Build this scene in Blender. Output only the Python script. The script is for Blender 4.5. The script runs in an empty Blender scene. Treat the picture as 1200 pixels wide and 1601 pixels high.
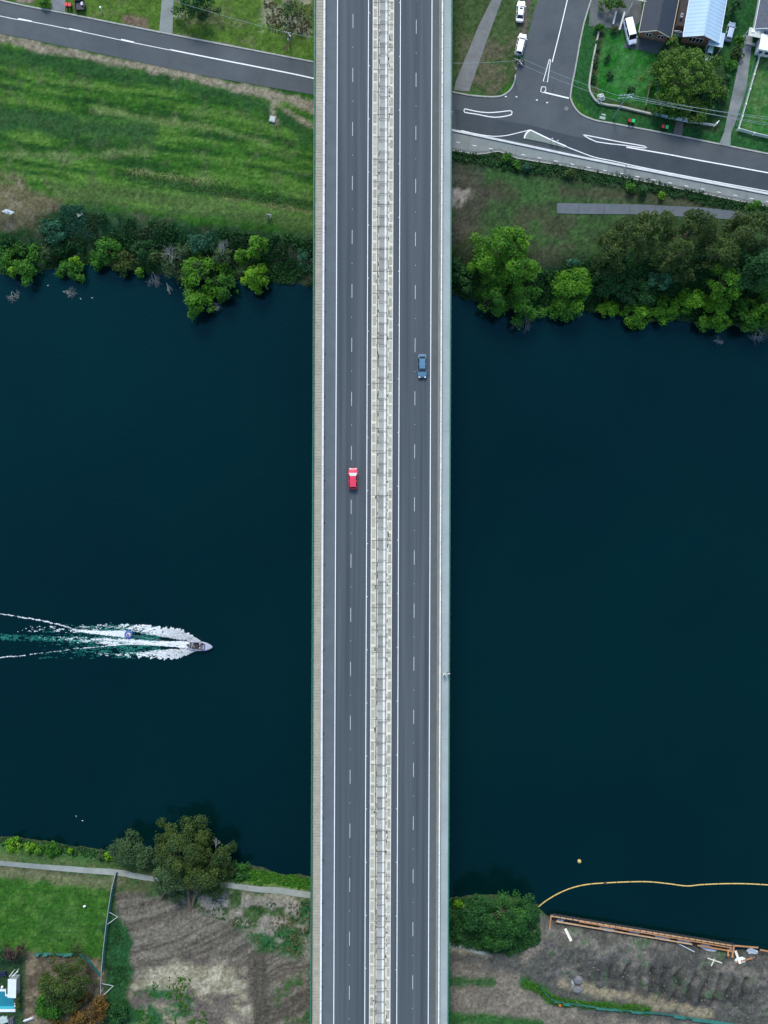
import bpy, bmesh, math, random
import numpy as np
from mathutils import Vector, Matrix, Euler
from mathutils.geometry import tessellate_polygon

# ------------------------------------------------------------------ camera, sky, sun, exposure
scene = bpy.context.scene
col = scene.collection
H = 186.0                     # flying height of the drone above the river
F = 1245.0                    # focal length in photograph pixels (28 mm equivalent, 1601 px = 36 mm)
cam_data = bpy.data.cameras.new('camera')
cam_data.sensor_fit = 'VERTICAL'
cam_data.sensor_height = 36.0
cam_data.lens = 36.0 * F / 1601.0
cam_data.clip_start = 1.0
cam_data.clip_end = 5000.0
cam = bpy.data.objects.new('camera', cam_data)
col.objects.link(cam)
cam.location = (0, 0, H)
cam.rotation_euler = (0, 0, 0)
scene.camera = cam

SUN_EL, SUN_AZ = math.radians(44), math.radians(-8)
world = bpy.data.worlds.new('World')
scene.world = world
world.use_nodes = True
wn = world.node_tree.nodes
sky = wn.new('ShaderNodeTexSky')
sky.sky_type = 'NISHITA'
sky.sun_disc = False
sky.sun_elevation = SUN_EL
sky.sun_rotation = SUN_AZ
sky.air_density = 1.0
sky.dust_density = 0.6
sky.ozone_density = 0.4
wn['Background'].inputs['Strength'].default_value = 0.135
world.node_tree.links.new(sky.outputs[0], wn['Background'].inputs['Color'])

sun_data = bpy.data.lights.new('sun', 'SUN')
sun_data.energy = 1.7
sun_data.angle = math.radians(20)
sun_data.color = (1.0, 0.95, 0.87)
sun = bpy.data.objects.new('sun', sun_data)
col.objects.link(sun)
sun.rotation_euler = (math.pi / 2 - SUN_EL, 0, math.pi - SUN_AZ)
sun.location = (0, 0, 250)

scene.view_settings.view_transform = 'Standard'
scene.view_settings.look = 'None'
scene.view_settings.gamma = 1.0
scene.view_settings.exposure = 1.15
scene.view_settings.use_curve_mapping = False

# ------------------------------------------------------------------ helpers
GN, GS, DECK = 6.0, 3.2, 13.0       # north land, south land, bridge deck levels above the water


def K(z):
    return (H - z) / F


def W(px, py, z=0.0):
    k = K(z)
    return Vector(((px - 600.0) * k, (800.5 - py) * k, z))


def WP(pts, z):
    return [W(p[0], p[1], z) for p in pts]


def smooth(a, b, x):
    t = np.clip((x - a) / (b - a), 0, 1)
    return t * t * (3 - 2 * t)


def _hash(ix, iy, seed):
    h = (ix.astype(np.int64) * 374761393 + iy.astype(np.int64) * 668265263 + seed * 974711) & 0xFFFFFFFF
    h = ((h ^ (h >> 13)) * 1274126177) & 0xFFFFFFFF
    return ((h ^ (h >> 16)) & 0xFFFFFF) / float(0xFFFFFF)


def vnoise(x, y, seed=0):
    x = np.asarray(x, float); y = np.asarray(y, float)
    ix, iy = np.floor(x), np.floor(y)
    fx, fy = x - ix, y - iy
    fx = fx * fx * (3 - 2 * fx); fy = fy * fy * (3 - 2 * fy)
    a = _hash(ix, iy, seed); b = _hash(ix + 1, iy, seed)
    c = _hash(ix, iy + 1, seed); d = _hash(ix + 1, iy + 1, seed)
    return (a * (1 - fx) + b * fx) * (1 - fy) + (c * (1 - fx) + d * fx) * fy


def fbm(x, y, seed=0, octv=4):
    s = 0.0; a = 0.5; t = 0.0
    for i in range(octv):
        s = s + a * vnoise(x, y, seed + i * 17); t += a
        a *= 0.55; x = x * 2.03 + 3.1; y = y * 2.03 + 1.7
    return s / t


def rng_of(seed):
    return np.random.default_rng(seed)


# --- materials
MATS = {}


def mat(name, c1, c2=None, scale=1.0, rough=0.8, bump=0.0, bscale=None, metal=0.0, spec=0.3, detail=6.0,
        stretch=None, rand=0.0, coat=0.0):
    """Principled surface whose colour wanders between c1 and c2 with noise; rand = per-object lightness change."""
    if name in MATS:
        return MATS[name]
    m = bpy.data.materials.new(name)
    m.use_nodes = True
    nt = m.node_tree
    N, L = nt.nodes, nt.links
    b = N['Principled BSDF']
    b.inputs['Roughness'].default_value = rough
    b.inputs['Metallic'].default_value = metal
    b.inputs['Specular IOR Level'].default_value = spec
    b.inputs['Coat Weight'].default_value = coat
    tc = N.new('ShaderNodeTexCoord')
    mp = N.new('ShaderNodeMapping')
    L.new(tc.outputs['Object'], mp.inputs['Vector'])
    if stretch:
        mp.inputs['Scale'].default_value = stretch
    nz = N.new('ShaderNodeTexNoise')
    nz.inputs['Scale'].default_value = scale
    nz.inputs['Detail'].default_value = detail
    nz.inputs['Roughness'].default_value = 0.65
    L.new(mp.outputs[0], nz.inputs['Vector'])
    ramp = N.new('ShaderNodeValToRGB')
    ramp.color_ramp.elements[0].position = 0.3
    ramp.color_ramp.elements[1].position = 0.7
    c2 = c2 or tuple(v * 0.82 for v in c1)
    ramp.color_ramp.elements[0].color = (*c2, 1)
    ramp.color_ramp.elements[1].color = (*c1, 1)
    L.new(nz.outputs['Fac'], ramp.inputs['Fac'])
    out = ramp.outputs['Color']
    if rand:
        oi = N.new('ShaderNodeObjectInfo')
        mr = N.new('ShaderNodeMapRange')
        mr.inputs['To Min'].default_value = 1 - rand
        mr.inputs['To Max'].default_value = 1 + rand
        L.new(oi.outputs['Random'], mr.inputs['Value'])
        mx = N.new('ShaderNodeVectorMath'); mx.operation = 'SCALE'
        L.new(out, mx.inputs[0]); L.new(mr.outputs[0], mx.inputs['Scale'])
        out = mx.outputs[0]
    L.new(out, b.inputs['Base Color'])
    if bump:
        n2 = N.new('ShaderNodeTexNoise')
        n2.inputs['Scale'].default_value = bscale or scale * 4
        n2.inputs['Detail'].default_value = 5
        L.new(mp.outputs[0], n2.inputs['Vector'])
        bp = N.new('ShaderNodeBump')
        bp.inputs['Strength'].default_value = bump
        bp.inputs['Distance'].default_value = 0.1
        L.new(n2.outputs['Fac'], bp.inputs['Height'])
        L.new(bp.outputs[0], b.inputs['Normal'])
    MATS[name] = m
    return m


def leaf_mat(name, dark, light):
    if name in MATS:
        return MATS[name]
    m = bpy.data.materials.new(name)
    m.use_nodes = True
    N, L = m.node_tree.nodes, m.node_tree.links
    b = N['Principled BSDF']
    b.inputs['Roughness'].default_value = 0.55
    b.inputs['Specular IOR Level'].default_value = 0.2
    at = N.new('ShaderNodeAttribute'); at.attribute_name = 'tint'
    ramp = N.new('ShaderNodeValToRGB')
    ramp.color_ramp.elements[0].color = (*dark, 1)
    ramp.color_ramp.elements[1].color = (*light, 1)
    L.new(at.outputs['Fac'], ramp.inputs['Fac'])
    L.new(ramp.outputs['Color'], b.inputs['Base Color'])
    tr = N.new('ShaderNodeBsdfTranslucent')
    L.new(ramp.outputs['Color'], tr.inputs['Color'])
    mx = N.new('ShaderNodeMixShader'); mx.inputs[0].default_value = 0.25
    L.new(b.outputs[0], mx.inputs[1]); L.new(tr.outputs[0], mx.inputs[2])
    L.new(mx.outputs[0], N['Material Output'].inputs['Surface'])
    MATS[name] = m
    return m


# --- objects
def tag(o, label=None, cat=None, group=None, kind=None):
    if label: o['label'] = label
    if cat: o['category'] = cat
    if group: o['group'] = group
    if kind: o['kind'] = kind
    return o


def link(name, me, m=None, parent=None, world=True):
    o = bpy.data.objects.new(name, me)
    col.objects.link(o)
    if m is not None and me is not None:
        me.materials.append(m)
    if parent is not None:
        o.parent = parent
        if world:
            o.matrix_parent_inverse = chain_matrix(parent).inverted()
    return o


def chain_matrix(o):
    m = Matrix.LocRotScale(o.location, o.rotation_euler, o.scale)
    if o.parent:
        return chain_matrix(o.parent) @ o.matrix_parent_inverse @ m
    return m


def thing(name, label, cat, loc=(0, 0, 0), rz=0.0, group=None):
    o = bpy.data.objects.new(name, None)
    col.objects.link(o)
    o.location = loc
    o.rotation_euler = (0, 0, rz)
    o.empty_display_size = 0.3
    return tag(o, label, cat, group)


def copy_tree(o, parent=None):
    c = o.copy()
    col.objects.link(c)
    if parent is not None:
        c.parent = parent
    for ch in list(o.children):
        copy_tree(ch, c)
    return c


def np_mesh(name, V, Fc, smooth_=False):
    V = np.asarray(V, np.float32); Fc = np.asarray(Fc, np.int32)
    me = bpy.data.meshes.new(name)
    me.vertices.add(len(V))
    me.vertices.foreach_set('co', V.ravel())
    k = Fc.shape[1]
    me.loops.add(Fc.size)
    me.loops.foreach_set('vertex_index', Fc.ravel())
    me.polygons.add(len(Fc))
    me.polygons.foreach_set('loop_start', np.arange(0, Fc.size, k, dtype=np.int32))
    me.polygons.foreach_set('loop_total', np.full(len(Fc), k, np.int32))
    if smooth_:
        me.polygons.foreach_set('use_smooth', np.ones(len(Fc), bool))
    me.update(calc_edges=True)
    return me


class MB:
    def __init__(self):
        self.v = []; self.f = []

    def add(self, vs, fs):
        n = len(self.v)
        self.v += [tuple(p) for p in vs]
        self.f += [tuple(i + n for i in q) for q in fs]
        return self

    def hexa(self, b, t):
        """bottom ring b and top ring t (same length, counter-clockwise) joined into a closed solid"""
        k = len(b)
        fs = [tuple(range(k - 1, -1, -1)), tuple(range(k, 2 * k))]
        fs += [(i, (i + 1) % k, k + (i + 1) % k, k + i) for i in range(k)]
        return self.add(list(b) + list(t), fs)

    def box(self, c, s, rz=0.0, rot=None):
        hx, hy, hz = s[0] / 2, s[1] / 2, s[2] / 2
        R = rot or Matrix.Rotation(rz, 3, 'Z')
        c = Vector(c)
        b = [c + R @ Vector((x, y, -hz)) for x, y in ((-hx, -hy), (hx, -hy), (hx, hy), (-hx, hy))]
        t = [c + R @ Vector((x, y, hz)) for x, y in ((-hx, -hy), (hx, -hy), (hx, hy), (-hx, hy))]
        return self.hexa(b, t)

    def bar(self, p, q, w, h=None):
        """square-section bar between two points"""
        p, q = Vector(p), Vector(q)
        d = (q - p)
        ln = d.length
        if ln < 1e-6: return self
        d.normalize()
        up = Vector((0, 0, 1)) if abs(d.z) < 0.95 else Vector((0, 1, 0))
        s = d.cross(up).normalized(); u = s.cross(d).normalized()
        a, b = w / 2, (h or w) / 2
        c = [s * -a + u * -b, s * a + u * -b, s * a + u * b, s * -a + u * b]
        return self.hexa([p + x for x in c], [q + x for x in c])

    def tube(self, pts, r, n=6, cap=True):
        pts = [Vector(p) for p in pts]
        rs = r if isinstance(r, (list, tuple)) else [r] * len(pts)
        rings = []
        for i, p in enumerate(pts):
            d = (pts[min(i + 1, len(pts) - 1)] - pts[max(i - 1, 0)])
            d = d.normalized() if d.length > 1e-9 else Vector((0, 0, 1))
            up = Vector((0, 0, 1)) if abs(d.z) < 0.9 else Vector((1, 0, 0))
            s = d.cross(up).normalized(); u = s.cross(d)
            rings.append([p + (s * math.cos(2 * math.pi * k / n) + u * math.sin(2 * math.pi * k / n)) * rs[i] for k in range(n)])
        vs = [p for ring in rings for p in ring]
        fs = []
        for i in range(len(pts) - 1):
            for k in range(n):
                a, b = i * n + k, i * n + (k + 1) % n
                fs.append((a, b, b + n, a + n))
        if cap:
            fs.append(tuple(range(n - 1, -1, -1)))
            fs.append(tuple((len(pts) - 1) * n + k for k in range(n)))
        return self.add(vs, fs)

    def loft(self, rings, cap=True):
        n = len(rings[0])
        vs = [p for r in rings for p in r]
        fs = []
        for i in range(len(rings) - 1):
            for k in range(n):
                a, b = i * n + k, i * n + (k + 1) % n
                fs.append((a, b, b + n, a + n))
        if cap:
            fs.append(tuple(range(n - 1, -1, -1)))
            fs.append(tuple((len(rings) - 1) * n + k for k in range(n)))
        return self.add(vs, fs)

    def ball(self, c, r, nu=10, nv=6, squash=(1, 1, 1)):
        c = Vector(c)
        rings = []
        for j in range(1, nv):
            a = math.pi * j / nv
            rings.append([c + Vector((math.cos(2 * math.pi * k / nu) * math.sin(a) * r * squash[0],
                                      math.sin(2 * math.pi * k / nu) * math.sin(a) * r * squash[1],
                                      -math.cos(a) * r * squash[2])) for k in range(nu)])
        return self.loft(rings)

    def poly(self, pts, z0, z1):
        """vertical prism over a (maybe concave) outline: top at z1, walls down to z0"""
        P = [Vector((p[0], p[1], 0)) for p in pts]
        area = sum(P[i].x * P[(i + 1) % len(P)].y - P[(i + 1) % len(P)].x * P[i].y for i in range(len(P)))
        if area < 0: P = P[::-1]
        n = len(P)
        tris = tessellate_polygon([P])
        vs = [(p.x, p.y, z1) for p in P] + [(p.x, p.y, z0) for p in P]
        fs = []
        for t in tris:
            a, b, c = t
            cr = (P[b].x - P[a].x) * (P[c].y - P[a].y) - (P[b].y - P[a].y) * (P[c].x - P[a].x)
            fs.append((a, b, c) if cr > 0 else (a, c, b))
        for i in range(n):
            j = (i + 1) % n
            fs.append((i, n + i, n + j, j))
        return self.add(vs, fs)

    def strip(self, pts, w, z=None, thick=0.0, drape=None, lift=0.03):
        """ribbon of width w (or list of widths) along plan points; flat at z or draped on the ground"""
        P = [Vector((p[0], p[1])) for p in pts]
        L, R = [], []
        for i, p in enumerate(P):
            d = (P[min(i + 1, len(P) - 1)] - P[max(i - 1, 0)]).normalized()
            nrm = Vector((-d.y, d.x))
            hw = (w[i] if isinstance(w, (list, tuple)) else w) / 2
            L.append(p + nrm * hw); R.append(p - nrm * hw)

        def zz(q):
            return z if drape is None else float(drape(q.x, q.y)) + lift
        n = len(P)
        vs = [(q.x, q.y, zz(q)) for q in L] + [(q.x, q.y, zz(q)) for q in R]
        fs = [(i, n + i, n + i + 1, i + 1) for i in range(n - 1)]
        if thick:
            vs += [(x, y, zq - thick) for (x, y, zq) in vs[:2 * n]]
            fs += [(i, i + 1, 2 * n + i + 1, 2 * n + i) for i in range(n - 1)]
            fs += [(n + i + 1, n + i, 3 * n + i, 3 * n + i + 1) for i in range(n - 1)]
            fs += [(0, 2 * n, 3 * n, n), (n - 1, 2 * n - 1, 4 * n - 1, 3 * n - 1)]
        return self.add(vs, fs)

    def build(self, name, m, parent=None, smooth_=False, world=True, origin=None):
        me = bpy.data.meshes.new(name)
        v = self.v
        if origin is not None:
            v = [(p[0] - origin[0], p[1] - origin[1], p[2] - origin[2]) for p in v]
        me.from_pydata(v, [], self.f)
        if smooth_:
            me.polygons.foreach_set('use_smooth', np.ones(len(me.polygons), bool))
        me.update()
        o = link(name, me, m, parent, world)
        if origin is not None:
            o.location = origin
        return o


def dense(pts, step):
    out = []
    for a, b in zip(pts[:-1], pts[1:]):
        a, b = Vector(a), Vector(b)
        n = max(1, int((b - a).length / step))
        out += [a.lerp(b, i / n) for i in range(n)]
    out.append(Vector(pts[-1]))
    return out


def spline(pts, n=6):
    """Catmull-Rom through the points"""
    P = [Vector(p) for p in pts]
    P = [P[0] * 2 - P[1]] + P + [P[-1] * 2 - P[-2]]
    out = []
    for i in range(1, len(P) - 2):
        a, b, c, d = P[i - 1], P[i], P[i + 1], P[i + 2]
        for k in range(n):
            t = k / n
            out.append(0.5 * ((2 * b) + (c - a) * t + (2 * a - 5 * b + 4 * c - d) * t * t + (3 * b - a - 3 * c + d) * t ** 3))
    out.append(P[-2])
    return out


# ------------------------------------------------------------------ common materials
M_white = mat('white_road_paint', (0.80, 0.80, 0.78), (0.62, 0.63, 0.62), scale=2.0, rough=0.7)
M_asph = mat('asphalt', (0.042, 0.055, 0.062), (0.031, 0.042, 0.048), scale=0.35, rough=0.85, bump=0.25, bscale=9)
M_asph2 = mat('worn_asphalt', (0.074, 0.088, 0.092), (0.046, 0.058, 0.064), scale=0.12, rough=0.85, bump=0.3, bscale=8)
M_shoulder = mat('shoulder_asphalt', (0.096, 0.114, 0.124), (0.076, 0.092, 0.102), scale=0.4, rough=0.85, bump=0.2, bscale=8)
M_conc = mat('concrete', (0.40, 0.39, 0.36), (0.28, 0.28, 0.26), scale=0.5, rough=0.85, bump=0.15)
M_kerb = mat('kerb_concrete', (0.36, 0.36, 0.33), (0.22, 0.23, 0.2), scale=0.8, rough=0.9)
M_pathc = mat('path_concrete', (0.20, 0.225, 0.21), (0.14, 0.16, 0.15), scale=0.35, rough=0.9, bump=0.1)
M_dark = mat('dark_steel', (0.035, 0.035, 0.037), rough=0.6)
M_green = mat('green_paint', (0.03, 0.17, 0.10), (0.02, 0.11, 0.07), scale=1.5, rough=0.5)
M_galv = mat('galvanised_steel', (0.5, 0.52, 0.53), (0.38, 0.4, 0.42), scale=2, rough=0.5)
M_glass = mat('tinted_glass', (0.012, 0.014, 0.017), rough=0.06, spec=0.6)
M_tyre = mat('tyre_rubber', (0.02, 0.02, 0.02), rough=0.9)
M_rim = mat('wheel_rim', (0.5, 0.5, 0.52), rough=0.35, metal=0.8)
M_bark = mat('bark', (0.13, 0.10, 0.075), (0.07, 0.055, 0.04), scale=3, rough=0.95)
M_dead = mat('bleached_wood', (0.24, 0.25, 0.24), (0.14, 0.15, 0.145), scale=2, rough=0.9)
M_timber = mat('timber', (0.27, 0.2, 0.13), (0.16, 0.12, 0.08), scale=2, rough=0.85)
M_wpaint = mat('white_paint', (0.78, 0.79, 0.78), (0.66, 0.67, 0.66), scale=1.0, rough=0.5)
M_brick = mat('brick_wall', (0.27, 0.15, 0.1), (0.19, 0.10, 0.07), scale=3, rough=0.9)

LEAF = {
    'bright': leaf_mat('bright_leaves', (0.014, 0.08, 0.004), (0.105, 0.28, 0.012)),
    'lime': leaf_mat('lime_leaves', (0.034, 0.13, 0.004), (0.17, 0.37, 0.014)),
    'mid': leaf_mat('mid_green_leaves', (0.010, 0.07, 0.007), (0.065, 0.21, 0.014)),
    'dark': leaf_mat('dark_green_leaves', (0.005, 0.04, 0.010), (0.028, 0.11, 0.022)),
    'richdark': leaf_mat('rich_dark_leaves', (0.006, 0.05, 0.010), (0.04, 0.145, 0.02)),
    'olive': leaf_mat('olive_leaves', (0.012, 0.038, 0.008), (0.066, 0.108, 0.018)),
    'gardenolive': leaf_mat('garden_tree_leaves', (0.022, 0.075, 0.007), (0.10, 0.195, 0.02)),
    'grey': leaf_mat('grey_green_leaves', (0.014, 0.045, 0.015), (0.062, 0.115, 0.04)),
    'teal': leaf_mat('bluish_leaves', (0.008, 0.055, 0.026), (0.038, 0.145, 0.07)),
    'rust': leaf_mat('rust_leaves', (0.05, 0.035, 0.010), (0.19, 0.105, 0.02)),
    'purple': leaf_mat('purple_brown_leaves', (0.03, 0.022, 0.015), (0.085, 0.06, 0.04)),
    'flower': leaf_mat('cream_flowers', (0.22, 0.26, 0.08), (0.65, 0.66, 0.38)),
    'whiteflower': leaf_mat('white_flowers', (0.3, 0.36, 0.28), (0.8, 0.82, 0.76)),
    'dry': leaf_mat('dry_grass_blades', (0.06, 0.075, 0.025), (0.2, 0.19, 0.09)),
}

# ------------------------------------------------------------------ terrain
SHORE_N = [(-600, 425), (0, 428), (55, 432), (100, 415), (160, 418), (215, 425), (270, 432), (330, 440), (380, 440), (430, 440), (455, 447), (490, 452),
           (600, 460), (707, 462), (745, 474), (800, 486), (850, 492), (930, 486), (1010, 500), (1080, 505), (1150, 510), (1200, 525), (1700, 560)]
SHORE_S = [(-600, 1280), (0, 1308), (60, 1311), (110, 1322), (170, 1330), (240, 1335), (300, 1340), (380, 1350), (430, 1362), (486, 1369), (600, 1390), (703, 1402),
           (760, 1398), (820, 1405), (845, 1422), (862, 1434), (1000, 1456), (1145, 1481), (1200, 1487), (1700, 1550)]
_sn = np.array([W(p[0], p[1], 0)[:2] for p in SHORE_N]); _ss = np.array([W(p[0], p[1], 0)[:2] for p in SHORE_S])


def shore(x, y):
    """signed distances: inland of the north shore, inland of the south shore"""
    wob = (fbm(np.asarray(x) * 0.35, np.asarray(y) * 0.05, 5, 3) - 0.5) * 2.0
    dn = y - np.interp(x, _sn[:, 0], _sn[:, 1]) + wob
    ds = np.interp(x, _ss[:, 0], _ss[:, 1]) - y + wob * 0.6
    return dn, ds


def ground(x, y):
    x = np.asarray(x, float); y = np.asarray(y, float)
    dn, ds = shore(x, y)
    hn = np.where(dn > 0, 0.25 * smooth(0, 1.0, dn) + (GN - 0.25) * smooth(0.3, 13, dn), np.maximum(-3, dn * 0.5 - 0.05))
    hs = np.where(ds > 0, 0.3 * smooth(0, 0.8, ds) + (GS - 0.3) * smooth(0.3, 5.0, ds), np.maximum(-3, ds * 0.5 - 0.05))
    return np.where(y > 0, hn, hs)


def ground1(x, y):
    return float(ground(np.array([x]), np.array([y]))[0])


def axis(lo, hi, step, far):
    a = np.arange(lo, hi + 1e-6, step)
    out = []; s = step; p = hi
    while p < far:
        s *= 1.35; p += s; out.append(p)
    out = np.array(out)
    return np.concatenate([lo - (out[::-1] - hi), a, out])


gx = axis(-95, 95, 0.5, 1500.0)
gy = axis(-125, 125, 0.5, 1500.0)
GX, GY = np.meshgrid(gx, gy)
GZ = ground(GX, GY)


def px_of(x, y, z):
    return 600 + x * F / (H - z), 800.5 - y * F / (H - z)


PX, PY = px_of(GX, GY, GZ)


def sdist(pts):
    """signed distance in survey units to a polygon, positive inside"""
    d = np.full(PX.shape, 1e9); ins = np.zeros(PX.shape, bool)
    n = len(pts)
    for i in range(n):
        (x0, y0), (x1, y1) = pts[i], pts[(i + 1) % n]
        ex, ey = x1 - x0, y1 - y0
        t = np.clip(((PX - x0) * ex + (PY - y0) * ey) / (ex * ex + ey * ey + 1e-9), 0, 1)
        d = np.minimum(d, np.hypot(PX - x0 - t * ex, PY - y0 - t * ey))
        if y0 != y1:
            c = ((y0 > PY) != (y1 > PY)) & (PX < (x1 - x0) * (PY - y0) / (y1 - y0) + x0)
            ins ^= c
    return np.where(ins, d, -d)


def ldist(pts):
    d = np.full(PX.shape, 1e9)
    for (x0, y0), (x1, y1) in zip(pts[:-1], pts[1:]):
        ex, ey = x1 - x0, y1 - y0
        t = np.clip(((PX - x0) * ex + (PY - y0) * ey) / (ex * ex + ey * ey + 1e-9), 0, 1)
        d = np.minimum(d, np.hypot(PX - x0 - t * ex, PY - y0 - t * ey))
    return d


n1 = fbm(PX / 16, PY / 16, 1, 5); n2 = fbm(PX / 55, PY / 30, 2, 4); n3 = fbm(PX / 5, PY / 5, 3, 3)
_a = math.radians(9)
SU = PX * math.cos(_a) + PY * math.sin(_a); SV = -PX * math.sin(_a) + PY * math.cos(_a)
streak = fbm(SU / 90, SV / 7, 4, 4)
C = np.zeros(PX.shape + (3,))


def col_mix(mask, c):
    global C
    m = np.clip(mask, 0, 1)[..., None]
    C = C * (1 - m) + np.array(c) * m


def zone(pts, c, soft=6, rough=14, amt=1.0, noise=None):
    nn = n1 if noise is None else noise
    s = sdist(pts) + (nn - 0.5) * 2 * rough
    col_mix(amt * smooth(-soft, soft, s), c)


def band(pts, w, c, soft=5, rough=8, amt=1.0):
    s = w / 2 - ldist(pts) + (n1 - 0.5) * 2 * rough
    col_mix(amt * smooth(-soft, soft, s), c)


def patches(pts, c, thr=0.55, soft=0.08, amt=1.0, noise=None, edge=10):
    nn = n1 if noise is None else noise
    s = smooth(-edge, edge, sdist(pts) + (n2 - 0.5) * 20)
    col_mix(amt * s * smooth(thr - soft, thr + soft, nn), c)


G_mid, G_dark, G_lite = (0.024, 0.09, 0.010), (0.010, 0.05, 0.008), (0.06, 0.135, 0.018)
G_olive, G_lush, G_dry = (0.06, 0.085, 0.03), (0.018, 0.105, 0.018), (0.11, 0.115, 0.055)
SAND, SOIL, SOIL2 = (0.185, 0.165, 0.115), (0.102, 0.091, 0.069), (0.068, 0.070, 0.058)
C[:] = G_mid
col_mix(0.8 * smooth(0.45, 0.62, n2), G_dark)
col_mix(0.5 * smooth(0.5, 0.7, n1), G_lite)
north = PY < 800
# the mown field between road and river, combed along the mowing direction
FIELD = [(-300, 20), (0, 60), (490, 165), (490, 350), (130, 325), (-300, 290)]
zone(FIELD, (0.026, 0.088, 0.010), 8, 4)
fm = smooth(-8, 8, sdist(FIELD))
col_mix(fm * 0.9 * smooth(0.5, 0.68, streak), (0.062, 0.135, 0.022))
col_mix(fm * 0.9 * smooth(0.5, 0.33, streak), (0.009, 0.044, 0.008))
col_mix(fm * 0.4 * smooth(0.55, 0.7, n1), (0.07, 0.09, 0.04))
band([(-60, 70), (0, 85), (150, 108), (300, 134), (420, 168), (487, 215)], 22, (0.014, 0.055, 0.014), 9, 8, 0.85)
band([(-40, 185), (60, 190), (130, 200), (230, 205)], 34, (0.014, 0.052, 0.016), 10, 10, 0.8)
band([(150, 170), (230, 186), (330, 200), (410, 222)], 9, (0.11, 0.16, 0.05), 5, 6, 0.7)
band([(0, 240), (120, 245), (240, 236)], 10, (0.10, 0.14, 0.05), 6, 7, 0.6)
band([(190, 272), (270, 288), (340, 296), (430, 312), (487, 325)], 16, (0.02, 0.055, 0.014), 6, 9, 0.9)
band([(200, 266), (270, 278), (330, 284)], 5, (0.13, 0.15, 0.06), 4, 7, 0.7)
band([(350, 308), (420, 322), (487, 334)], 6, (0.14, 0.15, 0.06), 4, 6, 0.6)
band([(90, 300), (200, 305), (330, 325), (487, 352)], 26, (0.06, 0.10, 0.028), 8, 8, 0.7)
band([(130, 315), (300, 334), (487, 345)], 4, (0.03, 0.065, 0.02), 3, 3, 0.6)
zone([(-200, 275), (20, 282), (70, 300), (110, 318), (70, 345), (60, 362), (-200, 366)], (0.095, 0.088, 0.045), 10, 18)
patches([(-100, 275), (80, 285), (80, 360), (-100, 366)], (0.15, 0.13, 0.085), 0.58)
zone([(350, 470), (490, 470), (490, 440), (440, 436)], (0.06, 0.055, 0.05), 5, 8)
# rough growth on the north bank
BANK = [(-300, 372), (0, 368), (60, 366), (75, 340), (110, 326), (200, 336), (300, 352), (400, 362), (490, 372), (490, 480), (-300, 480)]
zone(BANK, (0.014, 0.055, 0.018), 6, 12)
patches(BANK, (0.045, 0.085, 0.03), 0.56)
patches(BANK, (0.07, 0.08, 0.04), 0.62, noise=n2)
# soil verge along the river side of the road
band([(-60, 44), (0, 58), (60, 73), (160, 92), (260, 110), (330, 127), (420, 147), (487, 166)], 13, SAND, 4, 7)
band([(415, 150), (440, 168), (462, 182), (490, 198)], 6, SAND, 3, 5, 0.9)
band([(426, 165), (430, 190)], 8, SAND, 3, 5, 0.8)
zone([(455, 150), (490, 158), (490, 178), (465, 170)], SAND, 4, 6)
# gardens on the far side of the road
zone([(-300, -300), (490, -300), (490, 96), (300, 62), (100, 20), (-300, -60)], (0.055, 0.11, 0.016), 5, 6)
patches([(-300, -300), (490, -300), (490, 96), (300, 62), (100, 20), (-300, -60)], G_dry, 0.58, noise=n2, amt=0.7)
patches([(400, -40), (490, -40), (490, 60), (410, 50)], (0.22, 0.21, 0.15), 0.5, amt=0.8)
zone([(190, 22), (228, 30), (232, 46), (200, 40)], (0.12, 0.09, 0.06), 4, 8)
band([(250, 55), (340, 68), (490, 101)], 5, (0.18, 0.15, 0.1), 3, 5, 0.8)
zone([(22, -20), (56, -20), (52, 6), (26, 3)], (0.2, 0.15, 0.13), 2, 2)
# right bank
zone([(707, 195), (1300, 300), (1300, 560), (707, 480)], (0.026, 0.052, 0.018), 4, 4)
patches([(707, 240), (960, 290), (1200, 330), (1200, 420), (707, 440)], (0.035, 0.075, 0.022), 0.5)
patches([(707, 240), (900, 280), (900, 420), (707, 420)], (0.042, 0.052, 0.025), 0.55, noise=n2)
band([(745, 262), (800, 272), (830, 300)], 30, (0.03, 0.085, 0.022), 12, 16, 0.8)
zone([(700, 245), (735, 245), (770, 300), (745, 360), (700, 380)], (0.048, 0.046, 0.034), 10, 18, 0.8)
patches([(700, 280), (735, 285), (735, 325), (700, 325)], (0.22, 0.2, 0.17), 0.52)
band([(707, 246), (800, 262), (900, 275), (1000, 292), (1220, 335)], 20, (0.022, 0.04, 0.018), 6, 10, 0.85)
band([(880, 300), (1000, 308), (1100, 325)], 14, (0.055, 0.052, 0.032), 6, 9, 0.7)
zone([(700, 400), (740, 420), (860, 420), (930, 400), (1000, 390), (1300, 380), (1300, 600), (700, 500)], (0.013, 0.045, 0.016), 8, 14)
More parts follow.
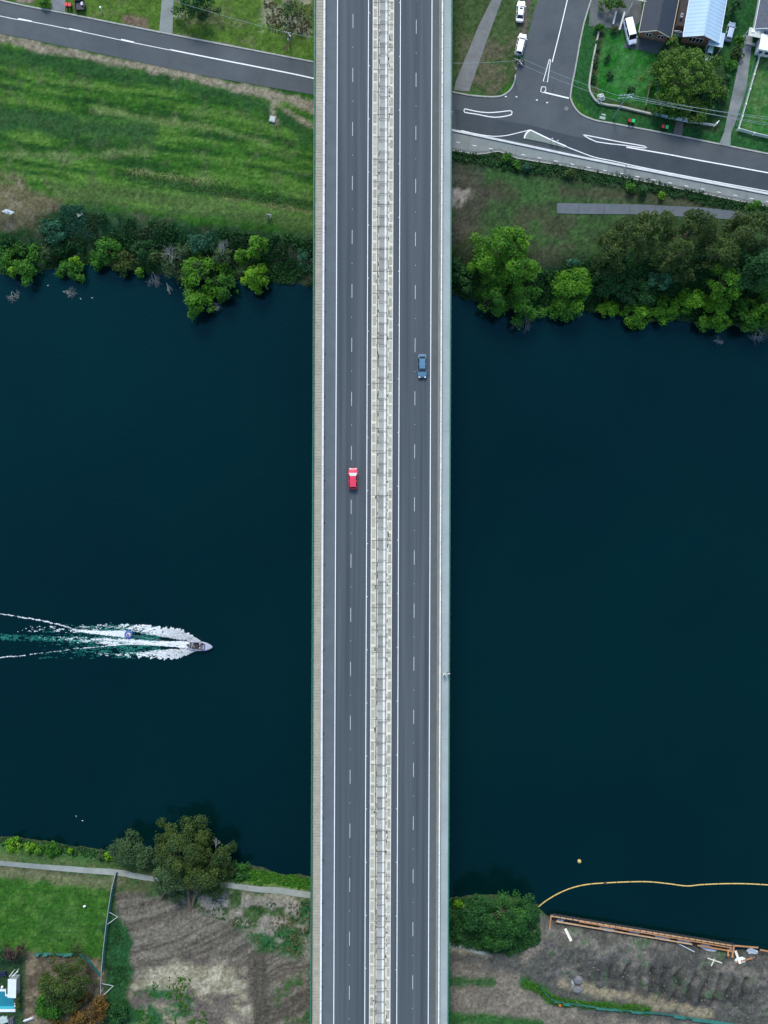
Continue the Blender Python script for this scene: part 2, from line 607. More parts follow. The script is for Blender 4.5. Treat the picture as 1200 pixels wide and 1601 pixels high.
# verges and gardens right of the side street
zone([(700, -300), (860, -300), (824, 58), (806, 122), (770, 150), (700, 142)], (0.04, 0.07, 0.022), 3, 3)
patches([(720, 60), (815, 60), (806, 125), (770, 150), (720, 146)], (0.075, 0.075, 0.042), 0.5)
band([(830, -20), (815, 60), (808, 105)], 12, (0.1, 0.085, 0.07), 4, 5, 0.8)
zone([(920, 12), (940, -40), (1400, -40), (1400, 280), (1200, 240), (1050, 211), (930, 190), (891, 146)], (0.015, 0.07, 0.018), 3, 2)
zone([(935, 50), (1040, 85), (1030, 172), (975, 165), (936, 155), (922, 135)], (0.014, 0.10, 0.012), 5, 3)
patches([(935, 50), (1040, 85), (1030, 172), (975, 165), (936, 155), (922, 135)], (0.032, 0.12, 0.028), 0.5)
band([(938, 48), (928, 120), (930, 142)], 9, (0.05, 0.04, 0.025), 3, 4, 0.9)
band([(940, 158), (1020, 178), (1120, 200)], 16, (0.03, 0.05, 0.018), 4, 5, 0.8)
zone([(1025, 65), (1130, 65), (1145, 190), (1030, 178)], (0.02, 0.05, 0.016), 8, 8)
zone([(1163, 90), (1400, 60), (1400, 300), (1152, 206)], (0.022, 0.10, 0.02), 3, 2)
patches([(1163, 90), (1400, 60), (1400, 300), (1152, 206)], (0.055, 0.125, 0.035), 0.52)
# ---- south bank, left
SOUTHL = [(-300, 1300), (487, 1365), (487, 1800), (-300, 1800)]
zone(SOUTHL, (0.035, 0.07, 0.022), 2, 2)
patches(SOUTHL, (0.06, 0.075, 0.03), 0.5)
band([(-60, 1312), (0, 1322), (200, 1345), (480, 1378)], 22, (0.03, 0.075, 0.02), 8, 9)
band([(380, 1372), (430, 1380), (487, 1392)], 18, (0.07, 0.125, 0.03), 5, 6)
LAWN = [(-300, 1345), (0, 1362), (178, 1376), (168, 1445), (162, 1515), (110, 1500), (0, 1492), (-300, 1480)]
zone(LAWN, (0.024, 0.085, 0.010), 6, 5)
patches(LAWN, (0.045, 0.115, 0.018), 0.52)
band([(0, 1364), (90, 1372), (178, 1382)], 18, (0.13, 0.12, 0.07), 6, 10, 0.7)
lawn_rows = 0.5 + 0.5 * np.sin(PY / 1.6 + n2 * 3)
col_mix(0.5 * lawn_rows * smooth(-10, 10, sdist([(65, 1420), (125, 1422), (122, 1480), (60, 1470)]) + (n1 - .5) * 30), (0.025, 0.07, 0.018))
DIRT = [(178, 1395), (250, 1402), (310, 1420), (370, 1446), (395, 1470), (400, 1500), (440, 1478), (487, 1480), (487, 1700), (205, 1700), (205, 1520), (188, 1440)]
zone(DIRT, SOIL, 6, 10)
trk = fbm(PX / 70 + fbm(PX / 60, PY / 60, 9, 2) * 1.2, (PY + 0.35 * PX) / 4.0 + fbm(PX / 90, PY / 90, 8, 2) * 10, 10, 3)
dm = smooth(-8, 8, sdist(DIRT))
col_mix(dm * 0.75 * smooth(0.5, 0.64, trk), (0.145, 0.132, 0.103))
col_mix(dm * 0.6 * smooth(0.5, 0.36, trk), (0.050, 0.047, 0.037))
PALE = [(205, 1545), (235, 1515), (290, 1502), (360, 1508), (395, 1512), (395, 1560), (380, 1700), (215, 1700)]
zone(PALE, (0.2, 0.185, 0.12), 8, 14)
patches(PALE, (0.3, 0.28, 0.2), 0.55)
patches(PALE, (0.1, 0.085, 0.07), 0.62, noise=n2)
band([(292, 1596), (320, 1580), (355, 1580), (385, 1600)], 16, (0.12, 0.105, 0.085), 5, 6, 0.8)
band([(400, 1500), (412, 1601), (415, 1700)], 28, (0.08, 0.072, 0.055), 5, 5)
vt = 0.5 + 0.5 * np.sin(PX / 2.0 + n2 * 4)
col_mix(0.55 * vt * smooth(-4, 4, 15 - ldist([(400, 1500), (412, 1601), (415, 1700)])), (0.046, 0.042, 0.034))
WEED = [(178, 1425), (205, 1460), (205, 1520), (195, 1560), (240, 1601), (160, 1601), (166, 1480)]
zone(WEED, (0.014, 0.06, 0.018), 5, 10)
SCRUB = [(260, 1392), (487, 1400), (487, 1500), (445, 1490), (400, 1475), (380, 1450), (320, 1425)]
patches(SCRUB, (0.2, 0.185, 0.15), 0.46)
patches(SCRUB, (0.022, 0.08, 0.026), 0.56, noise=n2)
patches([(225, 1540), (300, 1560), (280, 1700), (200, 1700)], (0.02, 0.08, 0.026), 0.5)
patches([(430, 1540), (487, 1520), (487, 1601), (440, 1601)], (0.03, 0.08, 0.02), 0.52)
band([(165, 1450), (185, 1455)], 14, (0.016, 0.06, 0.02), 5, 8)
zone([(35, 1490), (160, 1500), (160, 1700), (35, 1700)], (0.075, 0.062, 0.042), 6, 10)
patches([(35, 1490), (160, 1500), (160, 1620), (35, 1620)], (0.15, 0.125, 0.08), 0.55)
zone([(-50, 1490), (38, 1490), (34, 1700), (-50, 1700)], (0.02, 0.05, 0.02), 4, 4)
# ---- south bank, right
zone([(703, 1400), (845, 1430), (1300, 1480), (1300, 1800), (703, 1800)], SOIL2, 2, 2)
SITE = [(845, 1440), (1000, 1460), (1300, 1500), (1300, 1600), (1100, 1580), (960, 1560), (850, 1530)]
patches(SITE, (0.115, 0.105, 0.095), 0.5)
patches(SITE, (0.05, 0.05, 0.045), 0.58, noise=n2)
patches(SITE, (0.05, 0.085, 0.045), 0.66)
ROADS = [(703, 1500), (800, 1520), (870, 1575), (1000, 1595), (1150, 1612), (1150, 1700), (703, 1700)]
zone(ROADS, (0.125, 0.112, 0.088), 8, 12)
patches(ROADS, (0.17, 0.15, 0.115), 0.55)
band([(880, 1540), (960, 1555), (1060, 1575), (1110, 1585)], 14, (0.22, 0.19, 0.12), 5, 10, 0.8)
band([(703, 1478), (740, 1482), (760, 1490)], 16, (0.2, 0.18, 0.12), 4, 7, 0.7)
zone([(703, 1405), (760, 1400), (845, 1425), (842, 1470), (800, 1488), (740, 1480), (703, 1470)], (0.016, 0.055, 0.016), 5, 8)
band([(707, 1534), (765, 1536)], 16, (0.02, 0.075, 0.018), 4, 8, 0.9)
band([(820, 1536), (848, 1546), (862, 1562)], 16, (0.02, 0.085, 0.02), 4, 7)
band([(870, 1562), (960, 1572), (1010, 1576)], 9, (0.03, 0.08, 0.02), 4, 7, 0.8)
band([(703, 1590), (800, 1600), (840, 1604)], 20, (0.025, 0.085, 0.02), 5, 6)
band([(838, 1452), (835, 1480), (820, 1500)], 16, (0.2, 0.17, 0.13), 6, 9, 0.7)
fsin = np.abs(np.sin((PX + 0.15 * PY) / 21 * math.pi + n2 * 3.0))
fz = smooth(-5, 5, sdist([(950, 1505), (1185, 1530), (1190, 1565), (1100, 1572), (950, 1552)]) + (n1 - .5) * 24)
col_mix(0.5 * fz * smooth(0.5, 0.15, fsin), (0.022, 0.024, 0.020))  # shade of the furrow bottoms painted into the soil colour
# mottling, wet edge and river bed
n4 = vnoise(PX / 2.2, PY / 2.2, 77)
C *= ((0.60 + 0.80 * n3) * (0.78 + 0.44 * n4))[..., None]
dn_, ds_ = shore(GX, GY)
dd = np.maximum(dn_, ds_)
col_mix(0.7 * smooth(1.4, 0.2, dd), (0.035, 0.032, 0.024))

# relief: clods on the building site, furrows, tufty grass
relief = np.zeros(PX.shape)
sm = smooth(-6, 6, sdist(SITE))
relief += sm * (fbm(PX / 7, PY / 7, 21, 4) - 0.5) * 1.1
fur = smooth(-5, 5, sdist([(950, 1505), (1185, 1530), (1190, 1565), (1100, 1572), (950, 1552)]))
relief += fur * (np.abs(np.sin((PX + 0.15 * PY) / 21 * math.pi + n2 * 3.0)) - 0.6) * 1.5 * (0.4 + 1.2 * n1)
relief += dm * (trk - 0.5) * 0.25
relief += smooth(-4, 4, sdist(BANK)) * (n1 - 0.5) * 0.8
relief += smooth(-4, 4, sdist(SCRUB)) * (n1 - 0.5) * 0.7
relief += fm * (streak - 0.5) * 0.12
GZ = GZ + np.where(dd > 0.4, relief * smooth(0.4, 2.0, dd), 0)

ny, nx = GX.shape
idx = np.arange(nx * ny).reshape(ny, nx)
FQ = np.stack([idx[:-1, :-1], idx[:-1, 1:], idx[1:, 1:], idx[1:, :-1]], -1).reshape(-1, 4)
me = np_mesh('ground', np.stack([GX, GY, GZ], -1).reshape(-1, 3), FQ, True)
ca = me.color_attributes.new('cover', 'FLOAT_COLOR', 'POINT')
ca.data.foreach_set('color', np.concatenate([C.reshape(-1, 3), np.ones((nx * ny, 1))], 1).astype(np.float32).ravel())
m = bpy.data.materials.new('ground_cover'); m.use_nodes = True
N, L = m.node_tree.nodes, m.node_tree.links
b = N['Principled BSDF']; b.inputs['Roughness'].default_value = 0.95; b.inputs['Specular IOR Level'].default_value = 0.1
at = N.new('ShaderNodeAttribute'); at.attribute_name = 'cover'
tc = N.new('ShaderNodeTexCoord')
nz = N.new('ShaderNodeTexNoise'); nz.inputs['Scale'].default_value = 1.6; nz.inputs['Detail'].default_value = 8; nz.inputs['Roughness'].default_value = 0.75
L.new(tc.outputs['Object'], nz.inputs['Vector'])
mr = N.new('ShaderNodeMapRange'); mr.inputs['From Min'].default_value = 0.33; mr.inputs['From Max'].default_value = 0.67
mr.inputs['To Min'].default_value = 0.5; mr.inputs['To Max'].default_value = 1.5
L.new(nz.outputs['Fac'], mr.inputs['Value'])
sc_ = N.new('ShaderNodeVectorMath'); sc_.operation = 'SCALE'
L.new(at.outputs['Color'], sc_.inputs[0]); L.new(mr.outputs[0], sc_.inputs['Scale'])
L.new(sc_.outputs[0], b.inputs['Base Color'])
bp = N.new('ShaderNodeBump'); bp.inputs['Strength'].default_value = 0.7; bp.inputs['Distance'].default_value = 0.25
L.new(nz.outputs['Fac'], bp.inputs['Height']); L.new(bp.outputs[0], b.inputs['Normal'])
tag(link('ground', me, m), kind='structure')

# ------------------------------------------------------------------ river
m = bpy.data.materials.new('river_water'); m.use_nodes = True
N, L = m.node_tree.nodes, m.node_tree.links
b = N['Principled BSDF']
b.inputs['Roughness'].default_value = 0.12
b.inputs['IOR'].default_value = 1.333; b.inputs['Specular IOR Level'].default_value = 0.5; b.inputs['Specular Tint'].default_value = (0.2, 0.8, 1.0, 1)
tc = N.new('ShaderNodeTexCoord')
nz = N.new('ShaderNodeTexNoise'); nz.inputs['Scale'].default_value = 0.012; nz.inputs['Detail'].default_value = 4
L.new(tc.outputs['Object'], nz.inputs['Vector'])
ramp = N.new('ShaderNodeValToRGB')
ramp.color_ramp.elements[0].position = 0.35; ramp.color_ramp.elements[1].position = 0.65
ramp.color_ramp.elements[0].color = (0.0002, 0.0072, 0.0082, 1)
ramp.color_ramp.elements[1].color = (0.0003, 0.0112, 0.0110, 1)
L.new(nz.outputs['Fac'], ramp.inputs['Fac']); L.new(ramp.outputs[0], b.inputs['Base Color'])
w1 = N.new('ShaderNodeTexNoise'); w1.inputs['Scale'].default_value = 1.1; w1.inputs['Detail'].default_value = 6
w2 = N.new('ShaderNodeTexNoise'); w2.inputs['Scale'].default_value = 0.08; w2.inputs['Detail'].default_value = 3
for w_ in (w1, w2): L.new(tc.outputs['Object'], w_.inputs['Vector'])
ad = N.new('ShaderNodeMath'); ad.operation = 'MULTIPLY'
L.new(w1.outputs['Fac'], ad.inputs[0]); L.new(w2.outputs['Fac'], ad.inputs[1])
bp = N.new('ShaderNodeBump'); bp.inputs['Strength'].default_value = 0.6; bp.inputs['Distance'].default_value = 0.2
L.new(ad.outputs[0], bp.inputs['Height']); L.new(bp.outputs[0], b.inputs['Normal'])
mb = MB()
mb.add([(-1500, -260, 0), (1500, -260, 0), (1500, 260, 0), (-1500, 260, 0)], [(0, 1, 2, 3)])
tag(mb.build('river_water', m), kind='structure')

# ------------------------------------------------------------------ roads on the north bank
RZ = GN + 0.05
K6 = K(RZ)


def struct(o):
    return tag(o, kind='structure')


# main road: left branch, under the bridge, right branch, with the mouth of the side street
NE = [(-250, -62), (0, 2), (105, 23), (255, 53), (490, 98), (600, 124), (707, 145), (738, 150), (775, 152), (792, 146), (803, 133), (807, 115), (812, 100),
      (824, 58), (841, -2), (880, -150)]
SE2 = [(985, -150), (921, 5), (898, 108), (891, 146), (892, 157), (899, 171), (910, 181), (932, 189), (960, 194), (1050, 211), (1125, 226), (1200, 241), (1500, 300)]
PE = [(1500, 356), (1200, 303), (1060, 276), (917, 248), (825, 229), (708, 205), (600, 176), (490, 148), (333, 121), (167, 86), (0, 52), (-250, -8)]
mb = MB(); mb.poly([p[:2] for p in WP(NE + SE2 + PE, RZ)], GN - 0.3, RZ)
struct(mb.build('road_asphalt', M_asph2))
# darker resurfaced lane on the right branch
mb = MB(); mb.poly([p[:2] for p in WP([(711, 170), (760, 184), (830, 196), (900, 214), (960, 222), (1060, 244), (1200, 268), (1400, 306), (1400, 334), (1200, 299), (1060, 271), (917, 243), (825, 224), (712, 202)], RZ)], RZ - 0.02, RZ + 0.004)
struct(mb.build('road_resurfaced_lane', M_asph))
# road shoulder gravel strip left of the side street
def kerb(pts, w=0.32, name='kerb', top=0.13, n=4):
    mb = MB()
    mb.strip(spline(WP(pts, RZ + top), n), w, RZ + top, 0.35)
    struct(mb.build(name, M_kerb))
kerb([(-250, -64), (0, 0), (105, 21), (255, 51), (490, 96.5)])
kerb([(707, 143.5), (738, 149), (775, 151), (792, 145), (802, 133), (806, 116)])
kerb([(990, -150), (922, 5), (899, 108), (892, 146), (893, 157), (900, 170), (911, 180), (932, 188), (960, 193), (1050, 210), (1125, 225), (1200, 240), (1500, 299)])
# tarred crack on the left branch
mb = MB(); mb.strip(spline(WP([(218, 64), (240, 70), (262, 84), (285, 97), (305, 101)], RZ), 5), 0.18, RZ + 0.008)
struct(mb.build('road_crack_seal', mat('bitumen_seal', (0.02, 0.022, 0.025), rough=0.5)))
mb = MB(); mb.strip(spline(WP([(866, 132), (861, 148), (850, 162)], RZ), 5), 0.18, RZ + 0.008)
struct(mb.build('road_crack_seal', M_dark))
mb = MB(); mb.strip(spline(WP([(838, 5), (833, 22), (829, 40)], RZ), 5), 0.35, RZ + 0.008)
struct(mb.build('road_crack_seal', M_dark))


def paint(pts, w, name='road_marking', z=RZ + 0.010, closed=False, n=3):
    P = WP(pts, z)
    if closed: P = P + [P[0]]
    mb = MB(); mb.strip(spline(P, n) if n > 1 else dense(P, 3), w, z, 0.006)
    struct(mb.build(name, M_white))


# left branch centre line: thin line, three thick dashes, then thick and continuous
paint([(-250, -42), (-100, -3), (0, 25), (50, 34), (125, 49), (200, 65), (267, 78.5)], 0.13)
for a, b_ in (((28, 29), (49, 33.2)), ((108, 44.8), (127, 49)), ((189, 61.5), (209, 66))):
    paint([a, b_], 0.26, z=RZ + 0.014, n=1)
paint([(265, 77.5), (330, 90.5), (420, 108), (490, 122.5), (600, 150), (707, 175)], 0.26)
# side street centre line, give-way box and stop line
paint([(905, -80), (887, -2), (876, 45), (863, 97)], 0.2)
paint([(858.5, 92.5), (849, 127), (855.5, 128.5), (860.5, 93.5)], 0.16, closed=True, n=1)
paint([(846.5, 135.5), (852.8, 136), (853, 141.5), (849, 145), (845, 143)], 0.16, closed=True, n=1)
paint([(851, 144.5), (889, 153.5)], 0.3, n=1)
for p in ((789, 150.5), (805.5, 151), (837.5, 156), (853.5, 160)):
    paint([p, (p[0] + 3, p[1] + 0.6)], 0.2, n=1)
# painted median near the bridge
paint([(726.5, 170), (744, 174), (762, 176), (780, 175), (798, 173), (799.8, 177), (797, 180), (780, 183), (765, 182.5), (745, 178.5), (726, 175.5)], 0.2, closed=True, n=2)
# lane edge line that swells round the concrete island
paint([(721, 204), (745, 209.5), (770, 213), (790, 212), (808, 208), (829, 203)], 0.16)
paint([(829, 203), (850, 213), (880, 227), (905, 237), (930, 246), (960, 252), (1000, 261), (1060, 273), (1200, 299), (1500, 352)], 0.18)
# chevron median on the right branch
paint([(911, 210.5), (932, 214.5), (970, 222), (1007, 228.5), (1006.5, 231.5), (975, 227), (932, 221.5)], 0.2, closed=True, n=2)
paint([(979, 230), (1040, 240.5), (1090, 250), (1200, 270), (1500, 326)], 0.26)
# concrete splitter island
tri = WP([(829, 204.5), (846, 213), (866, 222), (884, 229.5), (882, 231.5), (868, 227.5), (846, 222), (820, 217), (821, 211)], RZ)
isl = thing('traffic_island', 'low triangular concrete traffic island with white edges beside the shared path', 'traffic island', tri[0])
mb = MB(); mb.poly([p[:2] for p in tri], RZ - 0.1, RZ + 0.12)
mb.build('island_slab', mat('island_concrete', (0.2, 0.23, 0.2), (0.14, 0.17, 0.14), scale=0.8, rough=0.9), isl)
mb = MB(); mb.strip(dense(WP([(829, 203.8), (846, 212.3), (866, 221.3), (884.5, 229)], RZ), 1), 0.25, RZ + 0.16, 0.1)
mb.build('edge_line', M_wpaint, isl)
mb = MB(); mb.strip(spline(WP([(829, 203.8), (823, 208), (820, 213), (819.5, 217)], RZ), 4), 0.3, RZ + 0.165, 0.1)
mb.build('edge_line', M_wpaint, isl)
for q in ((869.5, 224), (861, 221)):
    mb = MB(); p = W(q[0], q[1], RZ); mb.tube([p, p + Vector((0, 0, 1.0))], 0.06, 6); mb.box(p + Vector((0, 0, 1.2)), (0.5, 0.06, 0.5), 0.4)
    mb.build('keep_left_sign', M_wpaint, isl)

# shared path on the right with its kerb wall and balustrade
UP = [(680, 198), (708, 206), (825, 230.5), (917, 250), (1060, 278), (1200, 305), (1500, 358)]
LO = [(1500, 378), (1200, 323), (1171, 317), (967, 275), (890, 260), (808, 247), (790, 240), (779, 236), (755, 240), (742, 240.5), (708, 235), (680, 230)]
mb = MB(); mb.poly([p[:2] for p in WP(UP + LO, GN + 0.1)], GN - 0.6, GN + 0.12)
struct(mb.build('shared_path', M_pathc))
mb = MB(); mb.strip(dense(WP([(680, 197), (708, 204.5), (825, 229), (917, 248.5), (1060, 276.5), (1200, 303.5), (1500, 356)], RZ), 4), 0.45, RZ + 0.3, 0.5)
o = mb.build('kerb_wall', mat('pale_kerb', (0.6, 0.61, 0.58), (0.42, 0.44, 0.42), scale=0.6, rough=0.85)); struct(o)
for i in range(20):
    t0 = i * 26.0
    a = (713 + t0 * 0.98, 222.0 + t0 * 0.187); b_ = (a[0] + 6, a[1] + 1.1)
    P = WP([a, b_], GN + 0.14)
    mb = MB(); mb.strip(P, 0.12, GN + 0.128, 0.004); struct(mb.build('path_dash', M_white))
for q in (735, 808, 880, 952, 1024, 1096, 1168):
    y0 = 206 + (q - 708) * 0.2
    mb = MB(); mb.strip(WP([(q, y0), (q - 4, y0 + 22)], GN + .13), 0.06, GN + 0.126, 0.004); struct(mb.build('path_joint', M_dark))

bal = thing('balustrade', 'low dark metal railing along the river side of the pale shared path', 'railing', W(708, 236, GN))
BL = dense(WP([(700, 234), (708, 235.5), (742, 241), (755, 240.5), (779, 236.5), (790, 240.5), (808, 247.5), (890, 260.5), (967, 275.5), (1171, 317.5), (1230, 329)], GN + 0.1), 1.5)
mb = MB(); mb.tube([p + Vector((0, 0, 1.1)) for p in BL], 0.05, 6); mb.build('top_rail', M_dark, bal)
mb = MB(); mb.tube([p + Vector((0, 0, 0.45)) for p in BL], 0.03, 5); mb.build('bottom_rail', M_dark, bal)
mb = MB(); mb.strip(BL, 0.2, GN + 0.2, 0.3); mb.build('kerb_edge', M_conc, bal)
mbp = MB(); mbp.box((0, 0, 0.55), (0.07, 0.07, 1.1)); post0 = None
for p in BL[::2]:
    if post0 is None:
        post0 = mbp.build('post', M_dark, bal); post0.location = p
    else:
        q = post0.copy(); col.objects.link(q); q.location = p

# smaller paths, driveways
def flat_path(name, pts, z, m, top=0.06):
    mb = MB(); mb.poly([p[:2] for p in WP(pts, z)], z - 0.4, z + top); struct(mb.build(name, m))
M_drive = mat('driveway_concrete', (0.17, 0.185, 0.19), (0.12, 0.135, 0.14), scale=0.5, rough=0.9)
flat_path('driveway', [(80, -40), (103, -40), (102, 19.5), (80, 15)], GN, M_drive, 0.16)
flat_path('footpath', [(256, -40), (273, -40), (269.5, 53.5), (249, 49.5)], GN, M_pathc, 0.16)
flat_path('footpath', [(783, -30), (795, -30), (762, 60), (733, 143), (709, 141), (712, 128), (748, 40)], GN, mat('old_footpath', (0.16, 0.165, 0.16), (0.11, 0.12, 0.115), scale=0.6, rough=0.9), 0.05)
for q in ((754, 49, 765, 53), (728, 101, 742, 107), (714, 128, 736, 134), (765, 20, 776, 24)):
    mb = MB(); mb.strip(WP([q[:2], q[2:]], GN + .06), 0.09, GN + 0.056, 0.003); struct(mb.build('path_joint', M_pathc))
flat_path('concrete_slab_path', [(870, 318), (905, 318.5), (1000, 320), (1100, 325), (1170, 333), (1168, 345), (1100, 341), (1000, 335.5), (905, 335), (870, 334)], GN - 0.1, mat('blue_grey_concrete', (0.105, 0.122, 0.132), (0.08, 0.094, 0.103), scale=0.5, rough=0.9), 0.2)
for q in (905, 945, 985, 1025):
    mb = MB(); mb.strip(WP([(q, 319.5), (q - 1, 334.5)], GN + .1), 0.09, GN + 0.105, 0.004); struct(mb.build('path_joint', M_dark))
flat_path('driveway', [(1161, 55), (1177, 55), (1166, 140), (1152, 185), (1142, 209), (1131, 209), (1146, 140), (1156, 90)], GN, mat('worn_driveway', (0.22, 0.24, 0.235), (0.09, 0.10, 0.10), scale=0.25, rough=0.9), 0.05)
flat_path('driveway_apron', [(1131, 208), (1142, 208), (1141, 230), (1123, 226.5)], GN, M_pathc, 0.19)
flat_path('garden_path', [(1057, 190), (1068, 192), (1066, 212), (1052, 209)], GN, mat('brown_pavers', (0.14, 0.12, 0.11), rough=0.9), 0.05)
flat_path('patio', [(974, 74), (980, 60), (1045, 60), (1040, 66), (1027, 84), (1000, 78)], GN, mat('patio_paving', (0.075, 0.09, 0.095), (0.055, 0.066, 0.07), scale=0.6, rough=0.8), 0.05)
flat_path('driveway', [(922, 8), (940, -60), (1000, -60), (1003, 30), (985, 50), (965, 45), (920, 41)], GN, mat('front_yard_concrete', (0.12, 0.13, 0.125), (0.065, 0.075, 0.072), scale=0.4, rough=0.9), 0.06)
# riverside footpath on the south bank
mb = MB(); mb.strip(spline(WP([(-200, 1335), (-60, 1344), (0, 1349.5), (60, 1355), (120, 1360.5), (180, 1366), (230, 1373), (290, 1380), (350, 1384), (400, 1391), (484, 1402)], GS), 6), 1.0, None, 0.25, drape=ground1, lift=0.12)
struct(mb.build('riverside_path', M_pathc))
mb = MB(); mb.strip(spline(WP([(703, 1476), (720, 1480), (742, 1487), (762, 1492)], GS), 6), [0.8 for _ in range(19)], None, 0.2, drape=ground1, lift=0.08)
struct(mb.build('garden_path', M_pathc))

# ------------------------------------------------------------------ the road bridge
KD = K(DECK)
BR = thing('road_bridge', 'long straight dual carriageway road bridge with pale concrete median crossing the dark river', 'bridge', (W(596, 800.5, DECK).x, 0, 0), -math.atan2(6.0, 1601.0))


def U(px):
    return (px - 596.0) * KD


def V(py):
    return (800.5 - py) * KD


YB = 150.0


def along(name, x0, x1, z0, z1, m, y0=-YB, y1=YB):
    mb = MB(); mb.box(((x0 + x1) / 2, (y0 + y1) / 2, (z0 + z1) / 2), (x1 - x0, y1 - y0, z1 - z0))
    return mb.build(name, m, BR, world=False)


M_asphL = bpy.data.materials.new('bridge_asphalt'); M_asphL.use_nodes = True
N, L = M_asphL.node_tree.nodes, M_asphL.node_tree.links
b = N['Principled BSDF']; b.inputs['Roughness'].default_value = 0.8; b.inputs['Specular IOR Level'].default_value = 0.25
tc = N.new('ShaderNodeTexCoord'); mp = N.new('ShaderNodeMapping'); mp.inputs['Scale'].default_value = (0.9, 0.012, 1)
L.new(tc.outputs['Object'], mp.inputs['Vector'])
nz = N.new('ShaderNodeTexNoise'); nz.inputs['Scale'].default_value = 1.0; nz.inputs['Detail'].default_value = 5
L.new(mp.outputs[0], nz.inputs['Vector'])
nf = N.new('ShaderNodeTexNoise'); nf.inputs['Scale'].default_value = 3.0; nf.inputs['Detail'].default_value = 8; nf.inputs['Roughness'].default_value = 0.8
L.new(tc.outputs['Object'], nf.inputs['Vector'])
ramp = N.new('ShaderNodeValToRGB')
ramp.color_ramp.elements[0].position = 0.30; ramp.color_ramp.elements[1].position = 0.72
ramp.color_ramp.elements[0].color = (0.036, 0.049, 0.058, 1); ramp.color_ramp.elements[1].color = (0.078, 0.091, 0.097, 1)
L.new(nz.outputs['Fac'], ramp.inputs['Fac'])
mr = N.new('ShaderNodeMapRange'); mr.inputs['To Min'].default_value = 0.8; mr.inputs['To Max'].default_value = 1.2
L.new(nf.outputs['Fac'], mr.inputs['Value'])
sv = N.new('ShaderNodeVectorMath'); sv.operation = 'SCALE'
L.new(ramp.outputs[0], sv.inputs[0]); L.new(mr.outputs[0], sv.inputs['Scale']); L.new(sv.outputs[0], b.inputs['Base Color'])

M_med = mat('median_concrete', (0.62, 0.58, 0.45), (0.44, 0.44, 0.35), scale=0.25, rough=0.9)
M_slab = mat('median_slab_concrete', (0.38, 0.37, 0.285), (0.28, 0.285, 0.225), scale=1.5, rough=0.9, rand=0.18)
M_cover = mat('grey_cover_plate', (0.30, 0.31, 0.275), (0.22, 0.235, 0.215), scale=0.8, rough=0.8, rand=0.22)
M_walk = mat('walkway_slab', (0.40, 0.37, 0.29), (0.27, 0.265, 0.21), scale=0.8, rough=0.9, rand=0.1)
M_walkr = mat('smooth_pale_walkway', (0.30, 0.36, 0.35), (0.24, 0.29, 0.285), scale=0.2, rough=0.85)
M_parap = mat('white_parapet', (0.72, 0.72, 0.69), (0.5, 0.51, 0.49), scale=0.9, rough=0.8)

along('deck', U(489.2), U(702.8), DECK - 1.2, DECK - 0.30, M_conc)
along('girder', U(500), U(582), DECK - 3.0, DECK - 1.2, M_conc)
along('girder', U(610), U(692), DECK - 3.0, DECK - 1.2, M_conc)
for y in (-120, -78, -36, 6, 48, 90, 132):
    mb = MB(); mb.box((U(541), y, (DECK - 3.0 - 4) / 2 ), (8.0, 1.6, DECK - 3.0 + 4)); mb.box((U(541), y, DECK - 3.5), (11.0, 2.0, 1.0)); mb.build('pier', M_conc, BR, world=False)
    mb = MB(); mb.box((U(651), y, (DECK - 3.0 - 4) / 2), (8.0, 1.6, DECK - 3.0 + 4)); mb.box((U(651), y, DECK - 3.5), (11.0, 2.0, 1.0)); mb.build('pier', M_conc, BR, world=False)
along('carriageway', U(505.6), U(579.6), DECK - 0.30, DECK, M_asphL)
along('carriageway', U(612.8), U(687.2), DECK - 0.30, DECK, M_asphL)
along('road_shoulder', U(505.6), U(523.6), DECK - 0.05, DECK + 0.004, M_shoulder)
along('road_shoulder', U(673), U(683.5), DECK - 0.05, DECK + 0.004, mat('dark_shoulder', (0.085, 0.098, 0.098), (0.07, 0.08, 0.08), scale=0.5, rough=0.85))
along('gutter', U(683.5), U(687.2), DECK - 0.05, DECK + 0.006, mat('dusty_gutter', (0.24, 0.235, 0.19), (0.11, 0.12, 0.11), stretch=(6, 0.3, 1), scale=1.0, rough=0.9))
for a, b_ in ((523.8, 525.0), (572.3, 573.4), (622.3, 623.4), (671.5, 672.7)):
    along('edge_line', U(a), U(b_), DECK - 0.02, DECK + 0.010, M_white)
along('parapet', U(503.2), U(505.6), DECK - 0.3, DECK + 0.85, M_parap)
along('parapet', U(687.2), U(689.2), DECK - 0.3, DECK + 0.85, M_parap)
along('parapet_rail', U(502.6), U(503.2), DECK + 0.7, DECK + 0.95, M_galv)
along('parapet_rail', U(689.3), U(690.0), DECK + 0.5, DECK + 0.7, M_dark)
# bolts / lamps along the parapet tops
for xp, st in ((504.6, 2.1), (687.9, 2.6)):
    mb = MB(); y = -118.0; r = random.Random(int(xp))
    while y < 118:
        mb.box((U(xp) + r.uniform(-.04, .04), y, DECK + 0.9), (0.16, 0.22, 0.16)); y += st
    tag(mb.build('rail_bracket', M_wpaint, BR, world=False), kind='stuff')
# lane dashes and studs
def dup_row(name, mb, m, xs_ys, z=DECK):
    first = None
    for (x, y) in xs_ys:
        if first is None:
            first = mb.build(name, m, BR, world=False); first.location = (x, y, z)
        else:
            q = first.copy(); col.objects.link(q); q.location = (x, y, z)


